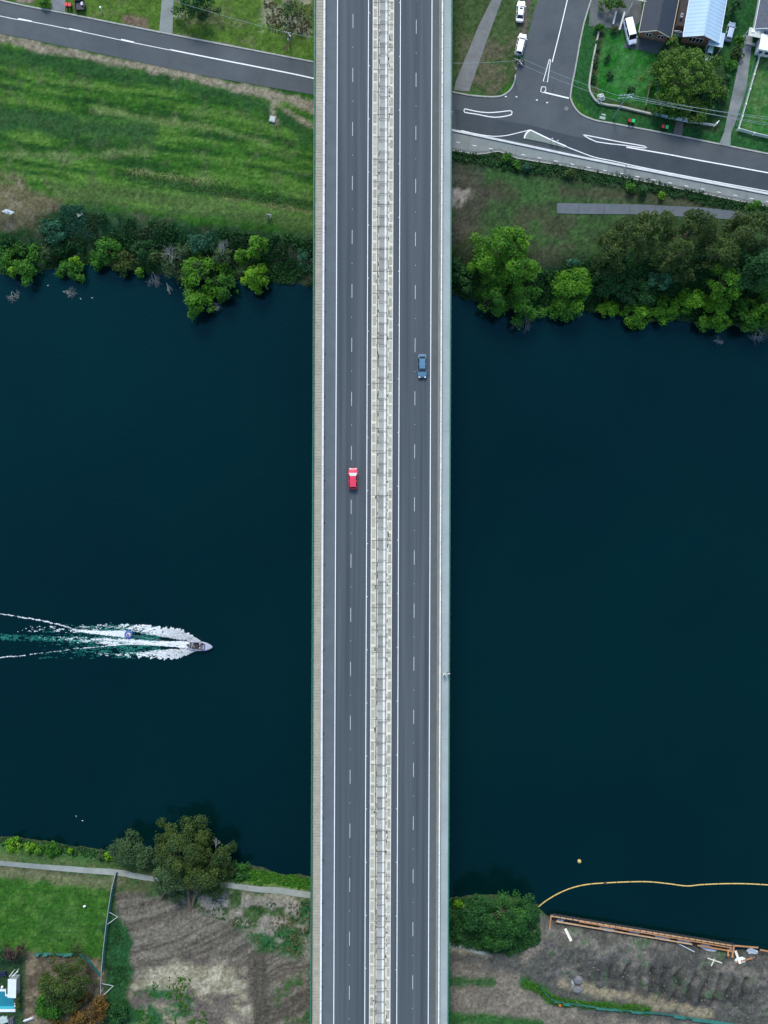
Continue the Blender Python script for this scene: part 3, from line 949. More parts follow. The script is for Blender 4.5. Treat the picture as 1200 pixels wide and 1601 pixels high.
mb = MB(); mb.box((0, 0, 0.0), (0.115, 3.05, 0.024))
L_d = [(U(548.6 + 0), V(33 + i * 84.4)) for i in range(-1, 20)]
R_d = [(U(647.6), V(41.5 + i * 83.0)) for i in range(-1, 20)]
dup_row('lane_dash', mb, mat('worn_lane_paint', (0.5, 0.51, 0.5), (0.36, 0.37, 0.37), scale=1.5, rough=0.8), L_d + R_d)
mb = MB(); mb.box((0, 0, 0.0), (0.10, 0.10, 0.05))
dup_row('road_stud', mb, M_wpaint, [(x, y - 41 * KD) for x, y in L_d + R_d])
mb = MB(); mb.box((0, 0, 0.0), (0.12, 0.18, 0.05))
dup_row('road_stud', mb, M_wpaint, [(U(574.4), V(20 + i * 83)) for i in range(19)] + [(U(621.4), V(4 + i * 84)) for i in range(19)])
# drain grates
mb = MB(); mb.box((0, 0, 0.0), (0.28, 0.5, 0.03))
dup_row('drain_grate', mb, M_dark, [(U(506.9), V(26 + i * 66)) for i in range(24)])

# walkways
along('walkway', U(490.2), U(502.6), DECK - 0.3, DECK + 0.1, mat('walkway_base', (0.12, 0.12, 0.1), rough=0.9))
mb = MB(); r = random.Random(4); y = -118.0
while y < 118:
    l = 0.66
    mb.box((U(496.4), y + l / 2, DECK + 0.115 + r.uniform(-.006, .012)), (U(501.9) - U(490.9), l - 0.045, 0.08))
    y += l
tag(mb.build('walkway_slab', M_walk, BR, world=False), kind='stuff')
along('walkway', U(689.2), U(702.0), DECK - 0.3, DECK + 0.14, M_walkr)
for i in range(27):
    along('walkway_joint', U(690.2), U(701.8), DECK + 0.12, DECK + 0.144, M_cover, V(15 + i * 60), V(15 + i * 60) + 0.07)
along('walkway_edge', U(487.6), U(490.2), DECK - 0.9, DECK - 0.05, M_green)
along('walkway_edge', U(702.0), U(704.0), DECK - 0.9, DECK - 0.05, M_green)


def bridge_rail(px, sgn):
    x = U(px)
    along('railing_top', x - 0.06, x + 0.06, DECK + 1.15, DECK + 1.25, M_green)
    along('railing_mid', x - 0.03, x + 0.03, DECK + 0.72, DECK + 0.77, M_green)
    along('railing_low', x - 0.03, x + 0.03, DECK + 0.3, DECK + 0.35, M_green)
    mb = MB(); mb.box((0, 0, 0.2), (0.1, 0.1, 1.9)); mb.box((sgn * 0.12, 0, 0.75), (0.25, 0.08, 0.08))
    dup_row('railing_post', mb, M_green, [(x, -118 + i * 2.0) for i in range(119)])


bridge_rail(489.2, -1); bridge_rail(702.6, 1)

# median: kerbs, verge slabs, grey cover plates, rails with cross bars
along('median_bed', U(579.6), U(612.8), DECK - 0.3, DECK + 0.16, M_med)
along('median_kerb', U(579.6), U(580.5), DECK - 0.05, DECK + 0.22, M_parap)
along('median_kerb', U(612.0), U(612.8), DECK - 0.05, DECK + 0.22, M_parap)
along('median_upstand', U(599.4), U(602.2), DECK + 0.1, DECK + 0.30, M_parap)
mb = MB(); mb.box((0, 0, 0), (5.0 * KD, 12.8 * KD, 0.06))
r = random.Random(11)
dup_row('median_slab', mb, M_slab, [(U(583.6) + r.uniform(-.05, .05), V(4 + i * 16.6 + r.uniform(-.8, .8))) for i in range(-1, 98)], DECK + 0.165)
mb = MB(); mb.box((0, 0, 0), (4.6 * KD, 12.4 * KD, 0.06))
dup_row('median_slab', mb, M_slab, [(U(609.2) + r.uniform(-.08, .08), V(9 + i * 16.6 + r.uniform(-1, 1))) for i in range(-1, 98)], DECK + 0.165)
mb = MB(); mb.box((0, 0, 0), (8.2 * KD, 16.2 * KD, 0.08))
dup_row('cover_plate', mb, M_cover, [(U(595), V(10 + i * 16.8)) for i in range(-1, 97)], DECK + 0.17)
mb = MB(); r = random.Random(5)                               # loose mortar patches along the verges
for i in range(420):
    x = U(r.choice((586.9, 605.0, 606.5, 588.6)) + r.uniform(-.6, .6)); y = r.uniform(-116, 116)
    mb.box((x, y, DECK + 0.17), (r.uniform(.1, .35), r.uniform(.3, 1.3), 0.05), r.uniform(-.1, .1))
tag(mb.build('mortar_patch', mat('pale_mortar', (0.62, 0.62, 0.55), (0.5, 0.5, 0.45), scale=1), BR, world=False), kind='stuff')
M_rust = mat('rusty_rail', (0.075, 0.065, 0.05), (0.04, 0.035, 0.03), scale=2, rough=0.8)
along('median_rail', U(588.0), U(588.9), DECK + 0.55, DECK + 0.68, M_rust)
along('median_rail', U(603.0), U(603.6), DECK + 0.55, DECK + 0.66, M_rust)
mb = MB(); r = random.Random(6)
for i in range(300):                                            # broken debris line in the two gutters of the median
    x = U(r.choice((590.2, 605.6)) + r.uniform(-.35, .35)); y = r.uniform(-116, 116)
    mb.box((x, y, DECK + 0.18), (r.uniform(.06, .14), r.uniform(.2, 1.1), 0.05), r.uniform(-.06, .06))
tag(mb.build('leaf_debris', M_rust, BR, world=False), kind='stuff')
mb = MB(); mb.box((0, 0, 0.0), (12.0 * KD, 0.065, 0.06)); mb.box((-6 * KD, 0, -0.2), (0.08, 0.08, 0.5)); mb.box((6 * KD, 0, -0.2), (0.08, 0.08, 0.5))
dup_row('cross_bar', mb, mat('grey_brown_bar', (0.13, 0.12, 0.10), rough=0.8), [(U(597), V(1.5 + i * 16.8 + (i % 3) * .5)) for i in range(97)], DECK + 0.5)
mb = MB(); mb.box((0, 0, 0.0), (31.5 * KD, 0.055, 0.03))
dup_row('expansion_joint', mb, mat('joint_seal', (0.16, 0.15, 0.13), rough=0.8), [(U(596.2), V(4.5 + i * 35.0)) for i in range(46)], DECK + 0.235)

# ------------------------------------------------------------------ trees, bushes, dead branches
UPV = np.array([0, 0, 1.0])


def leaf_cloud(clumps, leaf, per_area, rng, up=0.55):
    """leaf-sized quads over the shells of clumps (x, y, z, r, tint); returns verts, faces, tints"""
    cx = np.asarray(clumps)
    n = np.maximum(12, (per_area * cx[:, 3] ** 2).astype(int))
    ci = np.repeat(np.arange(len(cx)), n)
    Nn = len(ci)
    d = rng.normal(size=(Nn, 3)); d /= np.linalg.norm(d, axis=1, keepdims=True)
    d[:, 2] = np.where(d[:, 2] < -0.35, -d[:, 2], d[:, 2])
    rad = cx[ci, 3] * (0.55 + 0.5 * rng.random(Nn) ** 0.7)
    rad = rad * np.where(rng.random(Nn) < .12, 1.0 + .5 * rng.random(Nn), 1.0)
    p = cx[ci, :3] + d * rad[:, None] * np.array([1, 1, 0.85])
    nrm = d * 0.6 + rng.normal(size=(Nn, 3)) * 0.5 + UPV * up
    nrm /= np.linalg.norm(nrm, axis=1, keepdims=True)
    a = np.cross(nrm, rng.normal(size=(Nn, 3))); a /= np.linalg.norm(a, axis=1, keepdims=True)
    b_ = np.cross(nrm, a)
    s = leaf * (0.6 + 0.8 * rng.random(Nn))[:, None]
    V = np.stack([p - a * s * 0.5, p + b_ * s * 0.33 + nrm * s * 0.06, p + a * s * 0.5, p - b_ * s * 0.33 + nrm * s * 0.06], 1).reshape(-1, 3)
    Fq = np.arange(Nn * 4).reshape(-1, 4)
    t = np.clip(cx[ci, 4] * 0.62 + 0.5 * rng.random(Nn) - .05, 0, 1)
    return V, Fq, t


def leaf_object(name, V, Fq, t, m, parent):
    me = np_mesh(name, V, Fq)
    at = me.attributes.new('tint', 'FLOAT', 'FACE')
    at.data.foreach_set('value', t.astype(np.float32))
    return link(name, me, m, parent, world=True)


def crown_clumps(cx, cy, z0, z1, rx, ry, rng, cr, fill=1.0, lobes=5, dome=1.0):
    out = []
    ph = rng.random(4) * 6.28
    n = int(fill * 2.7 * rx * ry / (cr * cr)) + 4
    for i in range(n):
        th = rng.random() * 6.283; q = math.sqrt(rng.random())
        edge = 1 + 0.16 * math.sin(lobes * th + ph[0]) + 0.10 * math.sin((lobes + 4) * th + ph[1]) + 0.08 * math.sin((2 * lobes + 3) * th + ph[2])
        r_ = q * edge
        top = z0 + (z1 - z0) * max(0.0, 1 - dome * r_ ** 2.2)
        z = top - cr * 0.6 - (z1 - z0) * 0.35 * rng.random() ** 2
        c = cr * (0.42 + 1.0 * rng.random() ** 1.4)
        out.append((cx + math.cos(th) * r_ * rx, cy + math.sin(th) * r_ * ry, max(z, z0 + c * 0.3), c, rng.random()))
    return out


def limbs(mb, base, clumps, rng, r0, n=7, lean=None):
    cl = [clumps[i] for i in rng.choice(len(clumps), min(n, len(clumps)), replace=False)]
    mean = Vector(np.mean(np.asarray(clumps)[:, :3], axis=0))
    fork = Vector(base).lerp(mean, 0.45); fork.z = base[2] + (mean.z - base[2]) * 0.45
    j = Vector((rng.normal() * .2, rng.normal() * .2, 0))
    mb.tube([base, Vector(base).lerp(fork, .5) + j, fork], [r0 * 1.25, r0, r0 * .85], 7)
    for c in cl:
        e = Vector(c[:3]); mid = fork.lerp(e, .5) + Vector((rng.normal() * .25, rng.normal() * .25, .35))
        mb.tube([fork - Vector((0, 0, .1)), mid, e], [r0 * .6, r0 * .38, r0 * .12], 5)


def tree(name, px, py, rx, ry, h, kind, label, cat='tree', seed=0, leaf=0.42, cr=None, fill=1.0, dens=95, group=None, dome=1.0, base=None, low=0.3, lobes=5):
    """crown seen at (px, py) with half widths rx, ry, all as surveyed on the photograph; h = height in metres"""
    rng = rng_of(seed * 131 + int(px) * 7 + int(py))
    gz = GN if py < 800 else GS
    g0 = W(px, py, gz * 0.6)
    gz = max(0.1, ground1(g0.x, g0.y))
    zc = gz + h * 0.68
    c = W(px, py, zc)
    k = K(zc)
    RX, RY = rx * k, ry * k
    cr = cr or max(0.45, min(1.25, 0.18 * (RX + RY) / 2 + 0.26))
    cl = crown_clumps(c.x, c.y, gz + h * low, gz + h, max(RX - cr * .7, .3), max(RY - cr * .7, .3), rng, cr, fill, lobes, dome)
    if base is None:
        bz = ground1(c.x, c.y); b0 = Vector((c.x, c.y, max(bz, -0.6) - 0.3))
    else:
        b0 = W(base[0], base[1], GN if py < 800 else GS); b0.z = ground1(b0.x, b0.y) - 0.2
    t = thing(name, label, cat, b0, 0, group)
    V, Fq, ti = leaf_cloud(cl, leaf, dens, rng)
    leaf_object('crown' if h > 2.2 else 'foliage', V, Fq, ti, LEAF[kind], t)
    mb = MB(); limbs(mb, b0, cl, rng, 0.035 * h if h > 2.2 else 0.05, 7 if h > 2.2 else 4)
    mb.build('trunk' if h > 2.2 else 'stem', M_bark, t)
    return t, cl, rng


def accent(t, cl, kind, seed, n, label=None, size=0.4, name='young_leaves', dens=70, pick=None):
    """sprays of another colour sitting on a crown"""
    rng = rng_of(seed)
    a = np.asarray(cl)
    ids = rng.choice(len(a), min(n, len(a)), replace=False) if pick is None else pick(a)[:n]
    b_ = a[ids].copy(); b_[:, 2] += b_[:, 3] * .35; b_[:, 3] *= .8
    V, Fq, ti = leaf_cloud(b_, size, dens, rng)
    o = leaf_object(name, V, Fq, ti, LEAF[kind], t)
    if label: o['label'] = label


def dead_branch(px, py, size, label, seed, z=None, ang=0.0, m=None, name='dead_branch', rise=0.5, spread=0.5, group=None, cat='dead branch'):
    rng = random.Random(seed)
    p0 = W(px, py, 2.0)
    gz = max(ground1(p0.x, p0.y), 0.0) if z is None else z
    p0 = W(px, py, gz)
    t = thing(name, label, cat, p0, 0, group)
    boughs = MB(); twigs = MB()

    def grow(p, d, ln, r, lv):
        q = p + d * ln
        mid = p.lerp(q, .5) + Vector((rng.uniform(-.1, .1), rng.uniform(-.1, .1), rng.uniform(0, .1))) * ln
        (boughs if lv == 0 else twigs).tube([p, mid, q], [r, r * .8, r * .55], 5)
        if lv < 3:
            for k in range(rng.randint(3, 4)):
                a = rng.uniform(-spread, spread) * 1.6
                nd = Matrix.Rotation(a, 3, 'Z') @ d
                nd.z += rng.uniform(-.15, .35) * rise; nd.normalize()
                grow(p.lerp(q, rng.uniform(.45, 1)), nd, ln * rng.uniform(.5, .8), r * .6, lv + 1)
    for k in range(3):
        a = ang + rng.uniform(-spread, spread)
        d = Vector((math.cos(a), math.sin(a), rng.uniform(.1, .5) * rise)).normalized()
        grow(p0 + Vector((0, 0, 0.05)), d, size * rng.uniform(.4, .6), .05, 0)
    boughs.build('bough', m or M_dead, t); twigs.build('twig', m or M_dead, t)
    return t


def scatter(name, pts_mask, n, leaf, hgt, kind, seed, box, label=None):
    """uncountable low growth: little tufts over an area of the ground"""
    rng = rng_of(seed)
    x0, y0, x1, y1 = box
    px = x0 + (x1 - x0) * rng.random(n); py = y0 + (y1 - y0) * rng.random(n)
    keep = pts_mask(px, py)
    px, py = px[keep], py[keep]
    gz0 = GN if (y0 + y1) / 2 < 800 else GS
    k = K(gz0 * .8)
    x = (px - 600) * k; y = (800.5 - py) * k
    z = ground(x, y)
    ok = z > 0.05
    x, y, z = x[ok], y[ok], z[ok]
    cl = np.stack([x, y, z + hgt * .3, hgt * (.5 + rng.random(len(x)) * .8), rng.random(len(x))], 1)
    V, Fq, t = leaf_cloud(cl, leaf, 9 / (hgt * hgt), rng, up=.35)
    o = leaf_object(name, V, Fq, t, LEAF[kind], None)
    return tag(o, kind='stuff')


def inpoly(pts):
    def f(px, py):
        ins = np.zeros(px.shape, bool); n = len(pts)
        for i in range(n):
            (x0, y0), (x1, y1) = pts[i], pts[(i + 1) % n]
            if y0 != y1:
                ins ^= ((y0 > py) != (y1 > py)) & (px < (x1 - x0) * (py - y0) / (y1 - y0) + x0)
        return ins
    return f


def nearline(pts, w):
    def f(px, py):
        d = np.full(px.shape, 1e9)
        for (x0, y0), (x1, y1) in zip(pts[:-1], pts[1:]):
            ex, ey = x1 - x0, y1 - y0
            t = np.clip(((px - x0) * ex + (py - y0) * ey) / (ex * ex + ey * ey), 0, 1)
            d = np.minimum(d, np.hypot(px - x0 - t * ex, py - y0 - t * ey))
        return d < w * (0.3 + 1.1 * fbm(px / 14, py / 14, 31, 3))
    return f


# ---- uncountable low growth
scatter('undergrowth', lambda a, b_: inpoly([(-20, 372), (60, 366), (80, 345), (120, 332), (300, 356), (490, 376), (490, 440), (-20, 430)])(a, b_) & (fbm(a / 22, b_ / 22, 41, 3) > .47), 9000, .34, .55, 'dark', 1, (-20, 326, 490, 440))
scatter('undergrowth', lambda a, b_: inpoly([(60, 366), (80, 345), (120, 332), (300, 356), (400, 370), (400, 420), (60, 400)])(a, b_) & (fbm(a / 18, b_ / 18, 42, 3) > .56), 5000, .34, .5, 'grey', 2, (60, 330, 400, 420))
scatter('undergrowth', lambda a, b_: inpoly([(707, 420), (740, 405), (860, 425), (930, 405), (1010, 410), (1205, 400), (1205, 530), (707, 480)])(a, b_), 9500, .36, .6, 'dark', 3, (700, 390, 1205, 530))
scatter('undergrowth', nearline([(710, 248), (800, 262), (900, 276), (1000, 293), (1090, 312), (1200, 336)], 10), 5000, .32, .5, 'dark', 4, (705, 235, 1205, 350))
scatter('tall_grass', nearline([(190, 274), (270, 288), (340, 296), (430, 312), (487, 325)], 12), 2600, .15, .12, 'mid', 5, (180, 262, 488, 335))
scatter('tall_grass', nearline([(180, 268), (270, 281), (350, 306), (420, 321), (487, 334)], 6), 1500, .15, .11, 'dry', 6, (175, 260, 488, 342))
scatter('reeds', nearline([(370, 1366), (400, 1375), (440, 1380), (486, 1388)], 9), 2200, .3, .3, 'mid', 8, (365, 1358, 486, 1400))
scatter('reeds', nearline([(-10, 1318), (60, 1328), (130, 1337), (190, 1346)], 8), 1500, .3, .3, 'dark', 9, (-10, 1310, 200, 1356))
scatter('weeds', lambda a, b_: inpoly([(180, 1440), (200, 1470), (204, 1520), (196, 1560), (235, 1601), (160, 1610), (168, 1470)])(a, b_) & (fbm(a / 14, b_ / 14, 55, 3) > .55), 1800, .26, .22, 'dark', 10, (155, 1436, 240, 1610))
scatter('weeds', lambda a, b_: inpoly([(225, 1395), (487, 1405), (487, 1495), (445, 1490), (400, 1472), (370, 1446), (300, 1418)])(a, b_) & (fbm(a / 20, b_ / 20, 44, 3) > .56), 1900, .22, .18, 'dark', 11, (225, 1390, 487, 1500))
scatter('weeds', lambda a, b_: inpoly([(225, 1395), (487, 1405), (487, 1495), (445, 1490), (400, 1472), (370, 1446), (300, 1418)])(a, b_) & (fbm(a / 20, b_ / 20, 47, 3) > .56), 2500, .24, .2, 'dry', 12, (225, 1390, 487, 1500))
scatter('weeds', lambda a, b_: inpoly([(705, 1408), (845, 1428), (842, 1470), (800, 1490), (705, 1474)])(a, b_), 3500, .32, .5, 'dark', 13, (700, 1400, 848, 1495))
scatter('weeds', nearline([(822, 1536), (846, 1546), (862, 1560), (875, 1564), (960, 1572), (1012, 1577)], 6), 3500, .26, .3, 'mid', 14, (815, 1528, 1015, 1584))
scatter('weeds', lambda a, b_: inpoly([(207, 1530), (300, 1520), (330, 1601), (215, 1601)])(a, b_) & (fbm(a / 16, b_ / 16, 49, 3) > .6), 1100, .26, .18, 'mid', 15, (205, 1520, 330, 1601))
scatter('tall_grass', lambda a, b_: inpoly([(410, -5), (490, -5), (490, 60), (420, 55)])(a, b_) & (fbm(a / 12, b_ / 12, 52, 3) > .5), 700, .26, .18, 'dry', 17, (405, -5, 488, 60))
scatter('weeds', lambda a, b_: inpoly([(100, 325), (130, 325), (140, 365), (85, 365)])(a, b_), 900, .3, .5, 'teal', 18, (85, 325, 140, 365))

# ---- north bank, upstream side
tree('shoreline_bush', 28, 408, 38, 32, 4.0, 'mid', 'broad dark green bush over the water, westernmost on the wide mown bank', 'bush', 1)
tree('shoreline_bush', 18, 421, 11, 13, 3.6, 'lime', 'small yellow green bush tucked into the dark bush at the photo edge', 'bush', 2, cr=.6)
tree('bank_bush', 80, 358, 22, 20, 2.6, 'teal', 'bluish green bush beside the pale tangle of cut branches', 'bush', 3)
tree('bank_bush', 92, 385, 20, 22, 3.2, 'dark', 'dark bush behind the small bright topped shoreline bush', 'bush', 4)
tree('bank_bush', 75, 392, 14, 18, 2.8, 'grey', 'dull grey green bush between two darker shoreline bushes', 'bush', 5)
t, cl, _ = tree('shoreline_bush', 107, 419, 24, 20, 3.2, 'mid', 'small rounded shoreline bush with a bright yellow green tuft on top', 'bush', 6)
tree('shoreline_bush', 113, 407, 10, 9, 3.8, 'lime', 'tiny lime green sapling standing out of a rounded shoreline bush', 'sapling', 7, cr=.5)
tree('bank_tree', 163, 388, 24, 22, 5.0, 'mid', 'mid green tree behind the olive bushes on the upstream bank', 'tree', 8)
tree('shoreline_bush', 150, 408, 18, 14, 3.0, 'mid', 'low green shoreline bush with paler tips, just west of the olive bush', 'bush', 9)
tree('shoreline_bush', 190, 407, 26, 22, 3.6, 'olive', 'wide olive green bush leaning over the water on the upstream bank', 'bush', 10)
tree('shoreline_bush', 217, 425, 8, 9, 2.4, 'bright', 'little bright bush at the water edge beside the olive bush', 'bush', 11, cr=.5)
tree('bank_tree', 222, 388, 20, 20, 4.2, 'dark', 'dark green tree between the olive bush and the grey branched trees', 'tree', 12)
tree('bank_tree', 245, 400, 16, 16, 4.0, 'olive', 'small olive tree with thin crown next to the grey branched tree', 'tree', 13)
t, cl, _ = tree('bank_tree', 268, 418, 26, 24, 5.5, 'grey', 'sparse grey green tree with bare pale branches leaning over the water', 'tree', 14, fill=.75, dens=60)
tree('bank_tree', 310, 378, 24, 20, 5.0, 'teal', 'bluish green round tree on the grassy bank above the bright trees', 'tree', 15)
tree('bank_tree', 286, 390, 20, 16, 5.0, 'grey', 'thin grey tree with twiggy crown behind the large bright tree', 'tree', 16, fill=.7, dens=50)
t, cl, _ = tree('bank_tree', 312, 425, 36, 34, 8.5, 'bright', 'large bright green tree with uneven crown reaching into the river', 'tree', 17, lobes=4)
accent(t, cl, 'grey', 71, 9, 'grey green upper sprays')
tree('bank_tree', 306, 470, 29, 29, 6.5, 'bright', 'bright green tree furthest out over the water on the upstream side', 'tree', 18, lobes=3)
tree('bank_tree', 347, 443, 23, 26, 6.5, 'mid', 'mid green tree with grey twigs just right of the tree furthest out', 'tree', 19)
tree('bank_tree', 343, 402, 18, 22, 6.5, 'grey', 'grey green wispy tree between the bright tree and the lime pair', 'tree', 20, fill=.75, dens=55)
tree('bank_tree', 375, 399, 13, 13, 4.5, 'bright', 'small bright green tree, smallest beside the lime green pair', 'tree', 21)
tree('bank_tree', 403, 384, 25, 22, 6.0, 'bright', 'bright green tree, the inland one of the lime pair near the bridge', 'tree', 22)
tree('bank_tree', 402, 430, 28, 24, 6.5, 'lime', 'round vivid lime green tree overhanging the water near the bridge', 'tree', 23, lobes=6)
tree('bank_tree', 476, 404, 17, 22, 4.0, 'teal', 'sparse bluish green sapling right against the bridge railing', 'sapling', 24, fill=.55, dens=45)
# ---- north bank, downstream side
tree('bank_tree', 790, 378, 50, 32, 9.5, 'bright', 'big bright green tree beside the bridge, upper lobe nearest the grass', 'tree', 30, lobes=4)
tree('bank_tree', 812, 415, 36, 32, 9.0, 'bright', 'big bright green tree beside the bridge, broad middle crown', 'tree', 31)
tree('bank_tree', 762, 410, 28, 24, 8.5, 'bright', 'bright green tree crown reaching toward the bridge railing', 'tree', 32)
tree('bank_tree', 775, 458, 26, 40, 7.5, 'mid', 'mid green tree at the water just downstream of the bridge', 'tree', 33)
tree('bank_tree', 820, 470, 29, 36, 7.0, 'mid', 'mid green waterside tree with a bleached bare branch hanging from it', 'tree', 34)
t, cl, _ = tree('bank_tree', 896, 445, 36, 38, 7.0, 'bright', 'single rounded bright green tree with small even leaves by the water', 'tree', 35, lobes=7)
tree('bank_tree', 885, 485, 34, 16, 4.5, 'mid', 'low green bush at the foot of the single rounded tree', 'bush', 36)
tree('bank_bush', 897, 410, 14, 8, 3.5, 'teal', 'small bluish bush behind the single rounded bright tree', 'bush', 37)
tree('bank_bush', 724, 432, 16, 26, 3.0, 'dark', 'very dark bush in the shade beside the bridge railing', 'bush', 38)
tree('bank_bush', 712, 415, 10, 16, 3.0, 'dark', 'small dark bush touching the green bridge railing', 'bush', 39)
tree('gum_tree', 990, 372, 46, 40, 10, 'olive', 'olive gum tree at the inland end of the grove below the slab path', 'tree', 40, dens=85)
tree('gum_tree', 955, 395, 28, 30, 7.5, 'olive', 'smaller olive gum tree on the grass side of the grove', 'tree', 41)
tree('gum_tree', 1028, 345, 34, 24, 10, 'olive', 'olive gum tree whose crown covers the middle of the slab path', 'tree', 42)
tree('gum_tree', 1092, 352, 42, 34, 11, 'olive', 'tall olive gum tree with yellow green tips hiding the far slab path', 'tree', 43)
tree('gum_tree', 1060, 392, 36, 32, 9.5, 'olive', 'dull olive gum tree in the middle of the grove', 'tree', 44, dens=70)
tree('gum_tree', 1130, 392, 38, 34, 9.5, 'olive', 'dusky olive gum tree above the bright waterside bushes', 'tree', 45, dens=75)
tree('gum_tree', 1182, 355, 42, 38, 11, 'olive', 'olive gum tree beside the pale shared path at the photo edge', 'tree', 46)
tree('gum_tree', 1190, 415, 36, 36, 9.0, 'dark', 'dark green tree between the gums and the waterside at the edge', 'tree', 47)
tree('bank_bush', 1036, 436, 20, 20, 5.0, 'teal', 'bluish green tree standing in the dark hollow of the grove', 'tree', 48, fill=.8)
tree('bank_bush', 1072, 430, 18, 16, 5.0, 'olive', 'dark olive bush beside the bluish tree in the hollow', 'bush', 49)
tree('bank_bush', 960, 440, 34, 26, 3.2, 'dark', 'dark bush filling the hollow behind the low shoreline bushes', 'bush', 50)
tree('bank_bush', 1000, 452, 34, 22, 3.2, 'dark', 'dark low bush below the bluish tree of the grove', 'bush', 51)
tree('shoreline_bush', 950, 484, 24, 15, 3.0, 'lime', 'low lime tipped shoreline bush next to the single rounded tree', 'bush', 52)
tree('shoreline_bush', 1000, 490, 27, 23, 4.0, 'bright', 'bright green shoreline bush jutting furthest into the river', 'bush', 53)
tree('shoreline_bush', 1042, 480, 28, 22, 4.2, 'bright', 'bright green shoreline bush in the middle of the long row', 'bush', 54)
tree('shoreline_bush', 1086, 468, 27, 22, 5.0, 'bright', 'yellow green bush just below the hollow, part of the long row', 'bush', 55)
tree('bank_tree', 1140, 436, 30, 32, 8.0, 'bright', 'tall bright green tree rising above the long row of bushes', 'tree', 56)
tree('shoreline_bush', 1128, 486, 36, 32, 6.0, 'bright', 'large bright green tree at the water under the tall one', 'tree', 57)
tree('shoreline_bush', 1108, 503, 20, 14, 3.5, 'mid', 'dull green bush with drooping edge over the water', 'bush', 58)
tree('shoreline_bush', 1178, 486, 32, 30, 6.0, 'mid', 'mid green waterside tree near the photo edge with bare twigs below', 'tree', 59)
tree('shoreline_bush', 1205, 470, 26, 34, 6.5, 'bright', 'bright green tree cut by the photo edge on the downstream bank', 'tree', 60)
tree('path_shrub', 794, 244, 9, 9, 2.0, 'mid', 'round green shrub touching the path railing, nearest the bridge', 'shrub', 61)
tree('path_shrub', 808, 255, 8, 8, 1.6, 'mid', 'small shrub just downhill of the path railing shrub', 'shrub', 62)
tree('path_shrub', 824, 260, 7, 9, 1.6, 'teal', 'pale bluish shrub below the path railing', 'shrub', 63)
tree('path_shrub', 890, 270, 9, 9, 1.8, 'olive', 'olive shrub standing alone below the middle of the path', 'shrub', 64)
tree('path_shrub', 985, 293, 12, 9, 2.0, 'mid', 'green shrub below the path, first of the close pair', 'shrub', 65)
tree('path_shrub', 1005, 297, 10, 9, 2.0, 'dark', 'dark shrub below the path, second of the close pair', 'shrub', 66)
tree('path_shrub', 1034, 305, 5, 7, 1.5, 'lime', 'tiny lime shrub between the path and the gum grove', 'shrub', 67, cr=.45)
tree('path_shrub', 1182, 320, 13, 8, 4.5, 'mid', 'green treetop poking over the path railing near the photo edge', 'shrub', 68)
# ---- gardens
t, cl, _ = tree('garden_tree', 303, 4, 36, 24, 6.0, 'dark', 'dark garden tree beside the pale footpath across the road', 'tree', 70)
tree('flowering_shrub', 282, 20, 11, 9, 2.6, 'flower', 'cream flowering shrub under the dark garden tree', 'shrub', 71, cr=.5)
tree('garden_tree', 455, 16, 26, 24, 5.0, 'grey', 'thin pale grey tree beside the bridge above the upstream road', 'tree', 72, fill=.5, dens=30)
tree('garden_shrub', 70, 2, 12, 9, 1.6, 'mid', 'bushy green shrub between the two driveways', 'shrub', 73)
tree('garden_tree', 1076, 118, 60, 60, 8.5, 'gardenolive', 'big round olive green garden tree in front of the pale blue roof', 'tree', 74, dens=105, lobes=6, cr=.95)
tree('garden_tree', 1050, 150, 30, 30, 5.0, 'mid', 'lower green tree under the big garden tree near the picket fence', 'tree', 75)
tree('garden_tree', 1105, 150, 28, 26, 5.0, 'dark', 'dark tree beside the worn driveway under the big garden tree', 'tree', 76)
for i, (x, y, lb) in enumerate(((950, 90, 'round dark shrub in the lawn, closest to the white van'), (953, 117, 'round dark shrub in the lawn, middle of the three'), (987, 139, 'round dark shrub in the lawn, closest to the power pole'))):
    tree('garden_shrub', x, y, 6.5, 6.5, 1.2, 'dark', lb, 'shrub', 77 + i, cr=.42, group='round shrubs in the corner lawn')
tree('flowering_shrub', 940.5, 152, 7, 7, 1.5, 'whiteflower', 'white flowering bush in the curved corner of the garden wall', 'shrub', 80, cr=.45)
for i, (x, y, r_, kd, lb) in enumerate(((1158, 62, 8, 'mid', 'hedge shrub of the driveway row beside the pale covered car'), (1152, 80, 11, 'olive', 'largest yellowish hedge shrub of the driveway row'), (1144, 100, 9, 'mid', 'hedge shrub halfway down the driveway row'), (1138, 124, 8, 'dark', 'dark hedge shrub low in the driveway row'), (1133, 148, 7, 'mid', 'last hedge shrub of the driveway row before the fence'))):
    tree('hedge_shrub', x, y, r_, r_ + 2, 2.0, kd, lb, 'shrub', 82 + i, group='shrubs in a row along the worn driveway')
tree('garden_shrub', 940, 42, 10, 7, 1.6, 'mid', 'shrub at the street corner of the front yard beside two white beams', 'shrub', 90)
tree('garden_shrub', 960, 45, 8, 5, 1.4, 'olive', 'low olive shrub touching the white beams in the front yard', 'shrub', 91)
t, cl, _ = tree('garden_tree', 957, 4, 24, 12, 3.5, 'mid', 'spreading garden bush with rusty patches at the top of the side street', 'bush', 92)
accent(t, cl, 'rust', 93, 5, 'rusty leaves')
tree('garden_tree', 1152, 8, 14, 12, 4.0, 'dark', 'dark tree between the pale blue roof and the grey roof', 'tree', 94)
